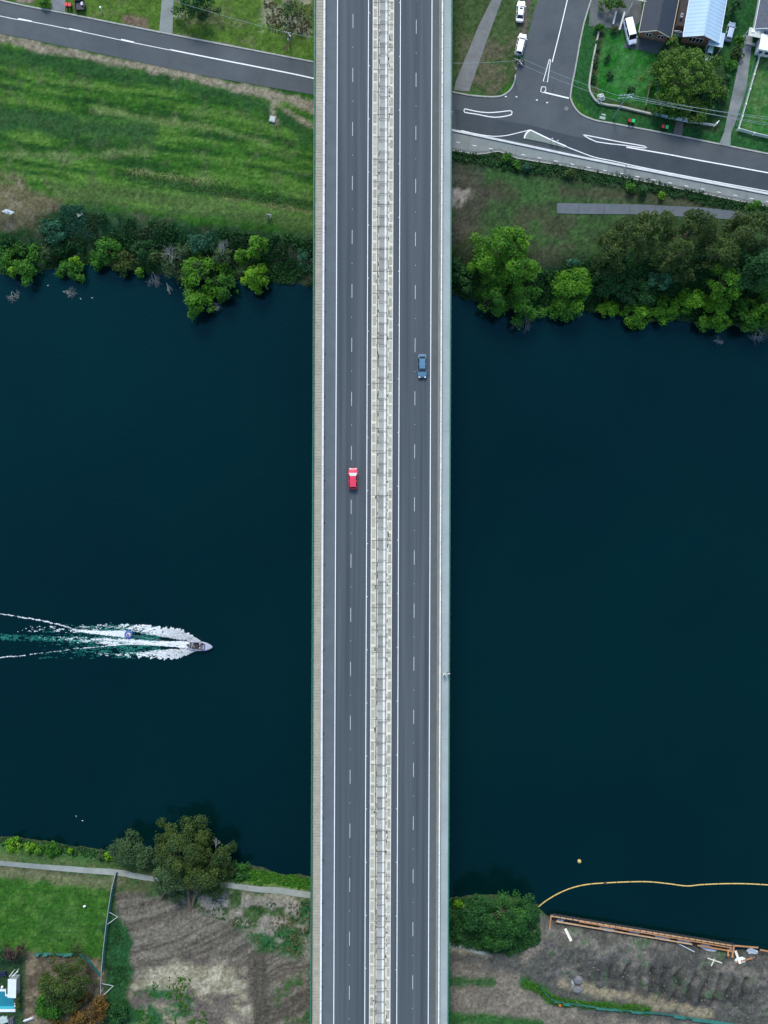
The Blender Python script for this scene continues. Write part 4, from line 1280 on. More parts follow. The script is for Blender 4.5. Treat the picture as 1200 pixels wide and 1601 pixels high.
for i, (x, y, r_, lb) in enumerate(((935, 70, 4, 'first dark bed plant along the garden wall, beside the lawn top'), (930, 95, 4.5, 'dark bed plant along the wall level with the first lawn shrub'), (928, 122, 4.5, 'dark bed plant where the garden wall begins to curve'))):
    tree('bed_plant', x, y, r_, r_ + 4, .9, 'dark', lb, 'plant', 95 + i, cr=.35, group='plants in the wall bed')
tree('roadside_shrub', 812, 92, 8, 7, 1.6, 'teal', 'bluish shrub behind the second parked white car at the pole', 'shrub', 98)
# ---- south bank
for i, (x, y, r_, kd, lb) in enumerate(((18, 1323, 13, 'lime', 'bright shoreline bush, first from the upstream edge, south bank'), (44, 1327, 9, 'lime', 'yellowish shoreline bush, second on the south bank'), (60, 1329, 8, 'bright', 'small green shoreline bush, third on the south bank'), (80, 1331, 14, 'mid', 'rounded mid green shoreline bush above the riverside path'), (110, 1331, 6, 'lime', 'tiny lime shoreline bush standing alone above the path'), (155, 1339, 9, 'grey', 'pale reedy bush just before the large leaning trees'), (166, 1341, 8, 'lime', 'lime bush touching the large leaning trees'))):
    tree('shoreline_bush', x, y, r_, r_, 2.6, kd, lb, 'bush', 100 + i, cr=.55)
tree('river_oak', 216, 1336, 46, 34, 7.5, 'grey', 'broad grey green tree left of the tall leaning river oak', 'tree', 110, base=(230, 1362), leaf=.36, dens=120)
t, cl, _ = tree('river_oak', 282, 1338, 50, 54, 11.5, 'olive', 'tallest olive green river oak leaning out over the south bank water', 'tree', 111, base=(297, 1424), leaf=.36, dens=140, lobes=4)
accent(t, cl, 'grey', 112, 12, 'grey green sprays', .36)
tree('river_oak', 316, 1374, 40, 40, 8.5, 'olive', 'drooping olive river oak hanging over the riverside path', 'tree', 113, base=(299, 1420), leaf=.36, dens=120)
tree('river_oak', 266, 1378, 32, 34, 8, 'grey', 'dark green river oak covering the path below the tallest one', 'tree', 114, base=(250, 1408), leaf=.36, dens=120)
tree('river_oak', 336, 1348, 38, 36, 8.5, 'olive', 'dusky river oak with rounded crown at the water, toward the bridge', 'tree', 115, base=(320, 1390), leaf=.36, dens=120)
tree('shoreline_bush', 371, 1366, 18, 18, 2.8, 'richdark', 'round green bush between the river oaks and the reeds', 'bush', 116)
tree('shoreline_bush', 352, 1327, 7, 7, 3.0, 'grey', 'thin pale sapling sticking out over the dark water', 'sapling', 117, cr=.5, fill=.6)
t, cl, _ = tree('garden_tree', 96, 1545, 46, 52, 9.0, 'olive', 'big olive green tree beside the white shed in the south garden', 'tree', 120, leaf=.36, dens=115)
tree('garden_tree', 78, 1572, 30, 34, 7.5, 'mid', 'mid green tree under the big olive tree of the south garden', 'tree', 121)
tree('garden_tree', 128, 1588, 36, 32, 7.0, 'rust', 'rust coloured autumn tree at the foot of the big olive tree', 'tree', 122)
tree('garden_tree', 96, 1600, 26, 16, 6.0, 'rust', 'smaller rusty autumn tree at the bottom beside the olive tree', 'tree', 123)
tree('garden_tree', 18, 1492, 20, 16, 4.0, 'purple', 'purple brown leafless looking tree behind the garden shed', 'tree', 124)
tree('garden_tree', 0, 1496, 12, 16, 3.5, 'dark', 'dark green bush at the photo edge above the pool garden', 'bush', 125)
tree('clipped_hedge', 27, 1564, 5, 17, 1.8, 'olive', 'narrow clipped hedge at the end of the swimming pool', 'hedge', 126, cr=.42, lobes=2, dome=.2)
tree('bank_bush', 178, 1585, 20, 22, 2.4, 'dark', 'dark bush at the lower end of the green mesh fence', 'bush', 127)
tree('bank_tree', 790, 1440, 44, 42, 8.0, 'richdark', 'large rich green tree at the end of the yellow floating boom', 'tree', 130, leaf=.38)
tree('bank_tree', 748, 1434, 34, 30, 7.0, 'dark', 'dark green tree between the boom tree and the bridge', 'tree', 131)
tree('bank_tree', 825, 1430, 20, 28, 5.5, 'dark', 'green waterside tree where the yellow boom is tied', 'tree', 132)
tree('bank_tree', 780, 1470, 34, 22, 5.0, 'richdark', 'low spreading green tree beside the bare building site', 'tree', 133)
tree('bank_bush', 717, 1415, 9, 9, 2.5, 'lime', 'small yellow green bush by the bridge on the south bank', 'bush', 134, cr=.5)
tree('bank_bush', 715, 1450, 14, 24, 2.4, 'dark', 'dark low bush beside the bridge railing on the south bank', 'bush', 135)
# ---- bare branches
dead_branch(815, 478, 5.0, 'bleached bare branch hanging over the water from the green tree', 1, z=2.5, ang=-1.45, rise=-.3, spread=.35)
dead_branch(98, 456, 2.8, 'pale forked dead branch lying in the water upstream', 2, z=0.05, ang=-.3, rise=.2)
dead_branch(18, 456, 2.6, 'tangle of grey twigs in the water at the upstream photo edge', 3, z=0.05, ang=-1.2, rise=.2, spread=.9)
dead_branch(238, 425, 3.4, 'thin dead branch dipping into the river beside the grey tree', 4, z=0.6, ang=-1.4, rise=-.1)
dead_branch(268, 412, 4.2, 'bare grey branches of the sparse tree showing above its leaves', 5, z=5.2, ang=1.2, rise=.4, spread=.9)
dead_branch(330, 468, 3.6, 'twiggy dead branch beside the tree furthest out over the water', 6, z=1.5, ang=-1.1, rise=0)
dead_branch(345, 400, 3.2, 'bare twigs in the wispy grey tree near the lime pair', 7, z=7.0, ang=1.5, rise=.3)
dead_branch(260, 442, 2.6, 'thin bare stick poking from the sparse tree to the water', 8, z=.5, ang=-1.2, rise=0, spread=.25)
dead_branch(1183, 513, 4.0, 'bleached bare twigs below the waterside tree at the edge', 9, z=1.0, ang=-1.0, rise=0, spread=.9)
dead_branch(1115, 533, 2.0, 'small snag of twigs floating off the long row of bushes', 10, z=.05, ang=.2, rise=.2)
dead_branch(337, 1325, 2.2, 'thin pale bare twig above the dark water of the south bank', 11, z=6.0, ang=1.4, rise=.5, spread=.3)
dead_branch(112, 352, 3.6, 'curved pale cut branches dumped on the upstream bank', 12, ang=.9, rise=.2, spread=1.1)
dead_branch(445, 66, 2.0, 'thin brown fallen branch on the verge near the bridge', 13, ang=-1.2, m=M_bark, rise=.1, spread=.2)

# ------------------------------------------------------------------ people
def skin_mesh(name, verts, edges, radii, root=0):
    me = bpy.data.meshes.new(name + '_skeleton')
    me.from_pydata([tuple(v) for v in verts], edges, [])
    o = bpy.data.objects.new(name + '_skeleton', me)
    col.objects.link(o)
    md = o.modifiers.new('skin', 'SKIN'); md.use_smooth_shade = True
    for i, d in enumerate(me.skin_vertices[0].data):
        r_ = radii[i]; d.radius = (r_, r_) if not isinstance(r_, tuple) else r_
        d.use_root = (i == root)
    sb = o.modifiers.new('sub', 'SUBSURF'); sb.levels = 1; sb.render_levels = 1
    dg = bpy.context.evaluated_depsgraph_get()
    out = bpy.data.meshes.new_from_object(o.evaluated_get(dg))
    bpy.data.objects.remove(o)
    out.name = name
    out.materials.clear()
    return out


POSE = {}


def pose(kind):
    if kind in POSE: return POSE[kind]
    if kind == 'walk':
        J = dict(pel=(0, 0, .96), spi=(0, .01, 1.15), che=(0, .03, 1.36), nec=(0, .04, 1.5), hea=(0, .06, 1.6), top=(0, .06, 1.70),
                 shL=(-.19, .02, 1.41), elL=(-.25, -.10, 1.15), wrL=(-.24, .02, .93), shR=(.19, .02, 1.41), elR=(.25, .06, 1.15), wrR=(.23, .24, .98),
                 hiL=(-.10, 0, .92), knL=(-.10, .20, .52), anL=(-.10, .22, .09), toL=(-.11, .38, .035), hiR=(.10, 0, .92), knR=(.10, .0, .49), anR=(.10, -.30, .14), toR=(.11, -.17, .035))
    elif kind == 'sit':
        J = dict(pel=(0, 0, .10), spi=(0, -.02, .30), che=(0, .0, .52), nec=(0, .03, .66), hea=(0, .05, .76), top=(0, .05, .86),
                 shL=(-.19, 0, .57), elL=(-.27, .12, .33), wrL=(-.2, .36, .30), shR=(.19, 0, .57), elR=(.27, .12, .33), wrR=(.2, .36, .30),
                 hiL=(-.10, .02, .09), knL=(-.13, .44, .12), anL=(-.13, .46, -.28), toL=(-.14, .62, -.33), hiR=(.10, .02, .09), knR=(.13, .44, .12), anR=(.13, .46, -.28), toR=(.14, .62, -.33))
    else:                                   # kneel: leaning forward holding a rope handle
        J = dict(pel=(0, 0, .28), spi=(0, .08, .45), che=(0, .22, .62), nec=(0, .32, .70), hea=(0, .40, .76), top=(0, .45, .84),
                 shL=(-.19, .2, .64), elL=(-.25, .42, .48), wrL=(-.12, .64, .42), shR=(.19, .2, .64), elR=(.25, .42, .48), wrR=(.12, .64, .42),
                 hiL=(-.10, 0, .25), knL=(-.15, .34, .08), anL=(-.15, -.08, .08), toL=(-.15, -.24, .05), hiR=(.10, 0, .25), knR=(.15, .34, .08), anR=(.15, -.08, .08), toR=(.15, -.24, .05))
    J = {k: Vector(v) for k, v in J.items()}
    names = list(J); ix = {n: i for i, n in enumerate(names)}
    R = dict(pel=.125, spi=.12, che=.14, nec=.055, hea=.085, top=.075, shL=.065, elL=.042, wrL=.03, shR=.065, elR=.042, wrR=.03,
             hiL=.085, knL=.058, anL=.042, toL=.035, hiR=.085, knR=.058, anR=.042, toR=.035)
    E = [('pel', 'spi'), ('spi', 'che'), ('che', 'nec'), ('nec', 'hea'), ('hea', 'top'), ('che', 'shL'), ('shL', 'elL'), ('elL', 'wrL'), ('che', 'shR'), ('shR', 'elR'), ('elR', 'wrR'),
         ('pel', 'hiL'), ('hiL', 'knL'), ('knL', 'anL'), ('anL', 'toL'), ('pel', 'hiR'), ('hiR', 'knR'), ('knR', 'anR'), ('anR', 'toR')]
    V = [J[n] for n in names]; rad = [R[n] for n in names]; ed = [(ix[a], ix[b_]) for a, b_ in E]
    for s, el, wr in ((-1, 'elL', 'wrL'), (1, 'elR', 'wrR')):
        d = (J[wr] - J[el]).normalized(); side = d.cross(Vector((0, 0, 1)));
        if side.length < .1: side = Vector((1, 0, 0))
        side.normalize(); side *= s
        palm = len(V); V.append(J[wr] + d * .07); rad.append(.033); ed.append((ix[wr], palm))
        for k, ln in enumerate((.068, .08, .074, .055)):
            b0 = V[palm] + side * (.027 - k * .018) + d * .03
            n0 = len(V); V.append(b0); rad.append(.011); ed.append((palm, n0))
            V.append(b0 + d * ln + Vector((0, 0, -.025))); rad.append(.009); ed.append((n0, n0 + 1))
        n0 = len(V); V.append(V[palm] + side * .05 - d * .01); rad.append(.012); ed.append((palm, n0))
        V.append(V[n0] + d * .045 + side * .015); rad.append(.01); ed.append((n0, n0 + 1))
    n0 = len(V); V.append(J['hea'] + Vector((0, .10, .02))); rad.append(.016); ed.append((ix['hea'], n0))
    body = skin_mesh('body', V, ed, rad)

    def sub(keys, edges, grow, name):
        kk = list(keys); ii = {n: i for i, n in enumerate(kk)}
        return skin_mesh(name, [J[n] for n in kk], [(ii[a], ii[b_]) for a, b_ in edges], [R[n] + grow for n in kk])
    shirt = sub(('pel', 'spi', 'che', 'shL', 'elL', 'shR', 'elR'), [('pel', 'spi'), ('spi', 'che'), ('che', 'shL'), ('shL', 'elL'), ('che', 'shR'), ('shR', 'elR')], .022, 'shirt')
    trous = sub(('pel', 'hiL', 'knL', 'anL', 'hiR', 'knR', 'anR'), [('pel', 'hiL'), ('hiL', 'knL'), ('knL', 'anL'), ('pel', 'hiR'), ('hiR', 'knR'), ('knR', 'anR')], .018, 'trousers')
    hair = MB(); hair.ball(J['top'] + Vector((0, -.02, -.02)), .112, 10, 6, (1, 1.05, .9))
    POSE[kind] = (body, shirt, trous, hair, J)
    return POSE[kind]


M_skin = mat('skin', (0.45, 0.27, 0.18), rough=0.6)
CLOTH = {}


def cloth(c):
    return mat('cloth_%d_%d_%d' % tuple(int(v * 100) for v in c), c, rough=0.9)


def person(label, loc, rz, kind, shirt, trousers, hair, group=None):
    bm_, sm_, tm_, hb, J = pose(kind)
    o = link('person', bm_.copy(), M_skin)
    o.location = loc; o.rotation_euler = (0, 0, rz)
    tag(o, label, 'person', group)
    link('shirt', sm_.copy(), cloth(shirt), o, world=False)
    link('trousers', tm_.copy(), cloth(trousers), o, world=False)
    hb.build('hair', mat('hair_%d' % int(hair * 100), (hair, hair * .75, hair * .55), rough=.8), o, smooth_=True, world=False)
    e = MB()
    for s in (-1, 1):
        e2 = MB(); e2.ball(J['hea'] + Vector((s * .035, .085, .045)), .014, 6, 4); e2.build('eye', M_dark, o, world=False)
    return o


# ------------------------------------------------------------------ vehicles
def paintm(name, c, rough=0.35):
    return mat(name, c, tuple(v * .93 for v in c), scale=.5, rough=rough, spec=.5, coat=.6)


def quad_slab(mb, c, inset, off, th=0.015):
    """thin slab over a quad (a,b,c,d) shrunk towards its centre and lifted along its normal"""
    a, b_, c_, d = [Vector(p) for p in c]
    m_ = (a + b_ + c_ + d) / 4
    n = (b_ - a).cross(d - a).normalized()
    q = [m_ + (p - m_) * inset + n * off for p in (a, b_, c_, d)]
    return mb.hexa([p - n * th for p in q], q)


def car(label, loc, rz, L=4.5, Wd=1.8, Ht=1.48, kind='hatch', paint=None, screen=None, group=None, name='parked_car', cat='car', plain=False):
    t = thing(name, label, cat, loc, rz, group)
    hl, hw = L / 2, Wd / 2
    zb = Ht * .62                                     # belt line
    if kind == 'van':
        prof = [(-hl, .90, .30, zb * 1.0), (-hl + .12, .98, .22, zb * 1.03), (0, 1, .2, zb * 1.03), (hl - 1.2, 1, .2, zb * 1.0), (hl - .45, .97, .22, zb * .86), (hl - .1, .88, .28, zb * .7), (hl, .74, .34, zb * .55)]
        gb, gt = (-hl + .06, hl - .75), (-hl + .18, hl - 1.45)
        hwt = .84
    elif kind == 'sedan':
        prof = [(-hl, .72, .36, zb * .72), (-hl + .12, .88, .28, zb * .93), (-hl + .7, .97, .22, zb * .98), (0, 1, .2, zb * 1.0), (hl - 1.2, 1, .2, zb * .95), (hl - .35, .93, .24, zb * .80), (hl - .08, .8, .3, zb * .68), (hl, .64, .36, zb * .55)]
        gb, gt = (-hl + .55, hl - 1.15), (-hl + 1.15, hl - 1.85)
        hwt = .64
    else:
        prof = [(-hl, .74, .36, zb * .8), (-hl + .1, .9, .28, zb * .98), (-hl + .6, .98, .22, zb * 1.02), (0, 1, .2, zb * 1.0), (hl - 1.1, 1, .2, zb * .95), (hl - .35, .93, .24, zb * .82), (hl - .08, .8, .3, zb * .68), (hl, .62, .36, zb * .55)]
        gb, gt = (-hl + .10, hl - 1.0), (-hl + .48, hl - 1.75)
        hwt = .66
    rings = []
    for (y, w, z0, z1) in prof:
        w *= hw
        rings.append([Vector((-w * .9, y, z0)), Vector((w * .9, y, z0)), Vector((w, y, z0 + .14)), Vector((w, y, z1 - .16)), Vector((w * .93, y, z1 - .03)), Vector((w * .6, y, z1 + .02)),
                      Vector((-w * .6, y, z1 + .02)), Vector((-w * .93, y, z1 - .03)), Vector((-w, y, z1 - .16)), Vector((-w, y, z0 + .14))])
    mb = MB(); mb.loft([r_[::-1] for r_ in rings])
    wb, wt = hw * .93, hw * hwt
    zt = Ht - .03
    B = [Vector((-wb, gb[0], zb - .06)), Vector((wb, gb[0], zb - .06)), Vector((wb, gb[1], zb - .10)), Vector((-wb, gb[1], zb - .10))]
    T_ = [Vector((-wt, gt[0], zt - .05)), Vector((wt, gt[0], zt - .05)), Vector((wt, gt[1], zt - .05)), Vector((-wt, gt[1], zt - .05))]
    mb.hexa(B, T_)
    body = mb.build('body', paint, t, smooth_=False, world=False)
    mb = MB()                                         # softly crowned roof panel
    yy = np.linspace(gt[0], gt[1], 5)
    rr = []
    for i, y in enumerate(yy):
        e = .02 if i in (0, 4) else 0
        rr.append([Vector((-wt, y, zt - .07)), Vector((wt, y, zt - .07)), Vector((wt, y, zt - .035 - e)), Vector((wt * .55, y, zt - e)), Vector((-wt * .55, y, zt - e)), Vector((-wt, y, zt - .035 - e))])
    mb.loft([r_[::-1] for r_ in rr]); mb.build('roof', paint, t, world=False)
    mb = MB(); quad_slab(mb, (B[2], B[3], T_[3], T_[2]), .93, .012); mb.build('windscreen', screen or M_glass, t, world=False)
    mb = MB(); quad_slab(mb, (B[0], B[1], T_[1], T_[0]), .86, .012); mb.build('rear_window', M_glass, t, world=False)
    if not plain:
        for s, (i, j) in ((1, (1, 2)), (-1, (3, 0))):
            for (u0, u1) in ((.03, .48), (.52, .97)):
                if s < 0: u0, u1 = 1 - u1, 1 - u0
                q = (B[i].lerp(B[j], u0), B[i].lerp(B[j], u1), T_[i].lerp(T_[j], u1), T_[i].lerp(T_[j], u0))
                mb = MB(); quad_slab(mb, q, .9, .012); mb.build('side_window', M_glass, t, world=False)
    for y in (-hl + .8, hl - .85):
        for s in (-1, 1):
            mb = MB(); x = s * (hw - .12)
            mb.tube([(x - .11, y, .32), (x + .11, y, .32)], .32, 14); w = mb.build('wheel', M_tyre, t, world=False)
            mb = MB(); mb.tube([(x + s * .06, y, .32), (x + s * .125, y, .32)], .2, 10); mb.build('rim', M_rim, w, world=False)
    for s in (-1, 1):
        mb = MB(); mb.box((s * hw * .62, hl - .14, zb * .66), (.36, .3, .14), s * -.35); mb.build('headlight', mat('headlamp_lens', (.7, .72, .74), rough=.15, spec=.6), t, world=False)
        mb = MB(); mb.box((s * hw * .74, -hl + .04, zb * .82), (.26, .12, .16)); mb.build('tail_light', mat('tail_lens', (.4, .01, .01), rough=.2), t, world=False)
        mb = MB(); mb.box((s * (hw + .08), gb[1] - .25, zb + .02), (.2, .14, .14)); mb.build('wing_mirror', paint, t, world=False)
    mb = MB(); mb.box((0, hl - .02, .38), (hw * 1.1, .08, .16)); mb.build('grille', M_dark, t, world=False)
    return t, body, (gt, wt, zt)


def heading(p, q):
    """rotation that turns local +Y from p towards q"""
    d = q - p
    return math.atan2(-d.x, d.y)


M_redcar = paintm('red_car_paint', (0.62, 0.03, 0.07), .28)
M_bluecar = paintm('blue_car_paint', (0.075, 0.17, 0.25), .25)
M_whitecar = paintm('white_car_paint', (0.82, 0.83, 0.84), .3)
car('red hatchback driving alone in the upper lanes of the bridge', W(551.8, 748.5, DECK + .004), 0, 4.55, 2.02, 1.58, 'hatch', M_redcar, screen=mat('sky_reflecting_glass', (.40, .44, .47), rough=.25, metal=.7), name='driving_car')
t, b_, _ = car('blue sedan driving on the bridge carriageway beside the smooth walkway', W(659.6, 572.8, DECK + .004), math.pi, 5.1, 1.95, 1.46, 'sedan', M_bluecar, name='driving_car')
p0, p1 = W(811, 37, GN + .05), W(814.5, 4, GN + .05)
t, b_, (gt, wt, zt) = car('white parked sedan with a dark sunroof on the side street verge', (p0 + p1) / 2, heading(p0, p1), 4.75, 1.85, 1.46, 'sedan', M_whitecar)
mb = MB(); mb.box((0, gt[1] - .35, zt + .003), (.72, .38, .02)); mb.build('sunroof', M_glass, t, world=False)
p0, p1 = W(809, 89, GN + .05), W(817, 55.5, GN + .05)
car('white parked wagon with a plain roof, close to the leaning shrub and pole', (p0 + p1) / 2, heading(p0, p1), 4.95, 1.9, 1.55, 'hatch', M_whitecar)
p0, p1 = W(978.5, 34, GN + .06), W(987.5, 72, GN + .06)
car('white van parked on the dark patio of the brick house', (p0 + p1) / 2, heading(p0, p1), 5.5, 1.95, 2.05, 'van', M_whitecar, name='parked_van', cat='van')
p0, p1 = W(1135, 67, GN + .02), W(1143, 37, GN + .02)
car('pale silver blue car parked on grass beside the pale blue roof', (p0 + p1) / 2, heading(p0, p1), 4.4, 1.72, 1.5, 'hatch', paintm('silver_blue_paint', (.36, .46, .56), .3))
p0, p1 = W(1109, 76, GN + .02), W(1103, 97, GN + .02)
car('small pale green car nosing out under the carport by the big tree', (p0 + p1) / 2, heading(p0, p1), 3.9, 1.65, 1.45, 'hatch', paintm('pale_green_paint', (.42, .62, .55), .3))

# box trailer and bins near the upstream road
t = thing('box_trailer', 'black open box trailer with white sheets in it on the verge by the driveway', 'trailer', W(126, 11.5, GN), .06)
mb = MB(); mb.box((0, 0, .5), (1.95, 2.1, .06)); mb.build('trailer_floor', mat('trailer_floor', (.03, .035, .05), rough=.6), t, world=False)
M_trail = mat('black_trailer_paint', (.012, .013, .018), rough=.4)
for c, s in (((0, 1.07, .72), (2.06, .06, .5)), ((0, -1.07, .72), (2.06, .06, .5)), ((1.0, 0, .72), (.06, 2.08, .5)), ((-1.0, 0, .72), (.06, 2.08, .5))):
    mb = MB(); mb.box(c, s); mb.build('side_panel', M_trail, t, world=False)
for s in (-1, 1):
    mb = MB(); mb.tube([(s * 1.1 - .09, 0, .31), (s * 1.1 + .09, 0, .31)], .31, 14); mb.build('wheel', M_tyre, t, world=False)
    mb = MB(); mb.box((s * 1.1, 0, .68), (.26, .8, .05)); mb.build('mudguard', M_trail, t, world=False)
mb = MB(); mb.bar((-.5, -.0, .42), (-1.55, -.1, .42), .07); mb.build('drawbar', M_dark, t, world=False)
o = MB(); o.box((0, 0, .27), (.5, .6, .36), .15); o.box((.1, .2, .5), (.3, .25, .12), .5)
q = o.build('paper_box', mat('paper_white', (.75, .7, .74), (.5, .45, .5), scale=4), None, origin=None); q.location = W(129.8, 9.3, GN) + Vector((0, 0, .46)); tag(q, 'white box with a loose lid lying in the black trailer', 'box')


def bin_(px, py, lid, label, rz=0.0, group='kerbside wheelie bins'):
    t = thing('wheelie_bin', label, 'bin', W(px, py, GN + .02), rz, group)
    mb = MB(); mb.hexa([Vector(v) for v in ((-.22, -.24, .08), (.22, -.24, .08), (.22, .24, .08), (-.22, .24, .08))], [Vector(v) for v in ((-.28, -.33, 1.0), (.28, -.33, 1.0), (.28, .33, 1.0), (-.28, .33, 1.0))])
    mb.build('bin_body', mat('dark_green_plastic', (.012, .03, .02), rough=.5), t, world=False)
    mb = MB(); mb.hexa([Vector(v) for v in ((-.34, -.40, 1.0), (.34, -.40, 1.0), (.34, .40, 1.03), (-.34, .40, 1.03))], [Vector(v) for v in ((-.29, -.34, 1.08), (.29, -.34, 1.08), (.29, .36, 1.12), (-.29, .36, 1.12))])
    mb.build('lid', lid, t, world=False)
    mb = MB(); mb.bar((-.26, .42, .98), (.26, .42, .98), .04); mb.build('handle', M_dark, t, world=False)
    for s in (-1, 1):
        mb = MB(); mb.tube([(s * .27 - .03, .27, .11), (s * .27 + .03, .27, .11)], .11, 8); mb.build('wheel', M_tyre, t, world=False)


M_redlid = mat('red_plastic', (.62, .06, .06), rough=.4); M_greenlid = mat('bright_green_plastic', (.02, .5, .12), rough=.4); M_maroon = mat('maroon_plastic', (.35, .02, .03), rough=.4)
bin_(105.7, 11.3, M_redlid, 'red lidded bin by the driveway, further from the black trailer', .1)
bin_(111, 11.8, M_redlid, 'red lidded bin standing next to the black trailer', .05)
bin_(982.5, 191.7, M_maroon, 'dark red bin of the pair near the power pole', -.2)
bin_(988, 192.3, M_greenlid, 'green lidded bin of the pair near the power pole', -.2)
bin_(1034.2, 201, M_maroon, 'dark red bin of the pair by the brown garden path', -.2)
bin_(1040.3, 202, M_greenlid, 'green lidded bin of the pair by the brown garden path', -.2)

# ------------------------------------------------------------------ houses
def window(t, mbname, c, w, h, face, nx_=2):
    """framed window on a wall: face = outward local direction ('-y' front or 'x')"""
    mb = MB(); mb.box((c[0], c[1], c[2]), (w, .10, h)); f = mb.build('window', M_wpaint, t, world=False)
    for i in range(nx_):
        x = c[0] - w / 2 + w * (i + .5) / nx_
        mb = MB(); mb.box((x, c[1] - .045, c[2]), (w / nx_ - .12, .03, h - .14)); mb.build('pane', M_glass, f, world=False)


def gable(label, px, py, rz, w, l, eave, ridge, wallm, roofm, ribs=0, over=.45, fascia=None, name='house'):
    t = thing(name, label, 'house', W(px, py, GN), rz)
    mb = MB()
    p = [(-w / 2, 0, eave), (w / 2, 0, eave), (0, 0, ridge)]
    mb.add([(-w / 2, 0, 0), (w / 2, 0, 0), (w / 2, 0, eave), (0, 0, ridge - .08), (-w / 2, 0, eave), (-w / 2, l, 0), (w / 2, l, 0), (w / 2, l, eave), (0, l, ridge - .08), (-w / 2, l, eave)],
           [(0, 1, 2, 3, 4), (9, 8, 7, 6, 5), (1, 6, 7, 2), (5, 0, 4, 9), (2, 7, 8, 3), (3, 8, 9, 4)])
    mb.build('wall', wallm, t, world=False)
    sl = (ridge - eave) / (w / 2)
    rf = None
    for s in (-1, 1):
        a = Vector((0, -over, ridge)); b_ = Vector((s * (w / 2 + over), -over, eave - sl * over)); c_ = b_ + Vector((0, l + 2 * over, 0)); d = a + Vector((0, l + 2 * over, 0))
        n = Vector((s * sl, 0, 1)).normalized() * .1
        mb = MB()
        lo = [a, b_, c_, d] if s > 0 else [a, d, c_, b_]
        mb.hexa(lo, [v + n for v in lo])
        rf = mb.build('roof', roofm, t, world=False)
        mb = MB(); mb.box(((b_.x + s * .07), l / 2, b_.z + .02), (.14, l + 2 * over, .12)); mb.build('gutter', fascia or M_wpaint, t, world=False)
        mb = MB(); mb.bar(a + Vector((0, -.04, .02)), b_ + Vector((0, -.04, .02)), .06, .22); mb.build('fascia', fascia or M_wpaint, t, world=False)
        if ribs:
            mb = MB(); k = int((l + 2 * over) / ribs)
            for i in range(1, k):
                y = -over + i * ribs
                mb.bar(a + n + Vector((0, y + over, .012)), b_ + n + Vector((0, y + over, .012)), .045, .03)
            tag(mb.build('roof_rib', roofm, rf, world=False), kind='stuff')
    mb = MB(); mb.tube([(0, -over, ridge + .1), (0, l + over, ridge + .1)], .14, 6); mb.build('ridge_cap', roofm, rf, world=False)
    return t


TILT = math.atan2(-8, 41)
M_slate = mat('dark_slate_roof', (.026, .038, .052), (.02, .028, .04), scale=1.5, rough=.7)
M_bluez = mat('pale_blue_metal_roof', (.36, .50, .60), (.30, .43, .53), scale=.25, rough=.55, stretch=(1, .3, 1))
M_greyr = mat('grey_tile_roof', (.095, .11, .13), (.06, .07, .085), scale=2.2, rough=.85, bump=.4)
M_cream = mat('cream_fascia', (.62, .58, .44), rough=.6)
t = gable('brick house with dark slate gable roof and cream fascia behind the white van', 1018.5, 62, TILT, 6.2, 11, 2.7, 4.2, M_brick, M_slate, 0, .5, M_cream)
window(t, '', (-1.2, -.05, 1.6), 1.3, 1.1, '-y'); window(t, '', (1.5, -.05, 1.6), 1.3, 1.1, '-y')
mb = MB(); mb.box((-.05, -.06, 1.05), (.85, .08, 2.0)); d = mb.build('door', M_timber, t, world=False)
mb = MB(); mb.box((.27, -.12, 1.05), (.05, .06, .14)); mb.build('handle', M_galv, d, world=False)
t = gable('large house with pale blue ribbed metal roof behind the big garden tree', 1089, 70, TILT + .02, 7.2, 16, 2.8, 4.3, M_brick, M_bluez, .85, .45, M_wpaint)
window(t, '', (-.9, -.05, 1.7), 3.2, 1.4, '-y', 4)
mb = MB(); mb.box((2.1, -.06, 1.05), (.9, .08, 2.05)); d = mb.build('door', M_timber, t, world=False)
mb = MB(); mb.box((1.78, -.12, 1.05), (.05, .06, .14)); mb.build('handle', M_galv, d, world=False)
cp = thing('carport', 'small carport with white posts at the corner of the pale blue roof', 'carport', W(1112, 75, GN), TILT)
mb = MB(); mb.hexa([Vector(v) for v in ((-1.6, -.9, 2.35), (1.7, -.9, 2.3), (1.7, 2.2, 2.35), (-1.6, 2.2, 2.45))], [Vector(v) for v in ((-1.6, -.9, 2.43), (1.7, -.9, 2.38), (1.7, 2.2, 2.43), (-1.6, 2.2, 2.53))]); mb.build('roof', M_bluez, cp, world=False)
for x, y in ((-1.5, -.8), (1.6, -.8), (1.6, 2.1), (-1.5, 2.1)):
    mb = MB(); mb.box((x, y, 1.17), (.12, .12, 2.34)); mb.build('post', M_wpaint, cp, world=False)
mb = MB(); mb.bar((-1.6, -.95, 2.4), (1.7, -.95, 2.36), .08, .16); mb.build('fascia', M_wpaint, cp, world=False)
t = gable('house with grey tiled roof at the photo corner beside the worn driveway', 1204, 60, TILT, 8.8, 15, 2.8, 4.6, mat('white_render', (.62, .64, .62), rough=.8), M_greyr, 0, .4, M_wpaint)
window(t, '', (-2.6, -.05, 1.6), 1.5, 1.2, '-y'); window(t, '', (.4, -.05, 1.6), 1.5, 1.2, '-y')
pr = thing('porch', 'cream porch roof with pale steps at the head of the worn driveway', 'porch', W(1174, 62, GN), TILT)
mb = MB(); mb.box((0, 0, 2.5), (3.4, 1.9, .14)); mb.build('roof', mat('porch_cream', (.52, .54, .47), (.42, .45, .4), scale=1.5), pr, world=False)
for x, y in ((-1.55, -.8), (1.55, -.8), (1.55, .8), (-1.55, .8)):
    mb = MB(); mb.box((x, y, 1.21), (.14, .14, 2.42)); mb.build('post', M_wpaint, pr, world=False)
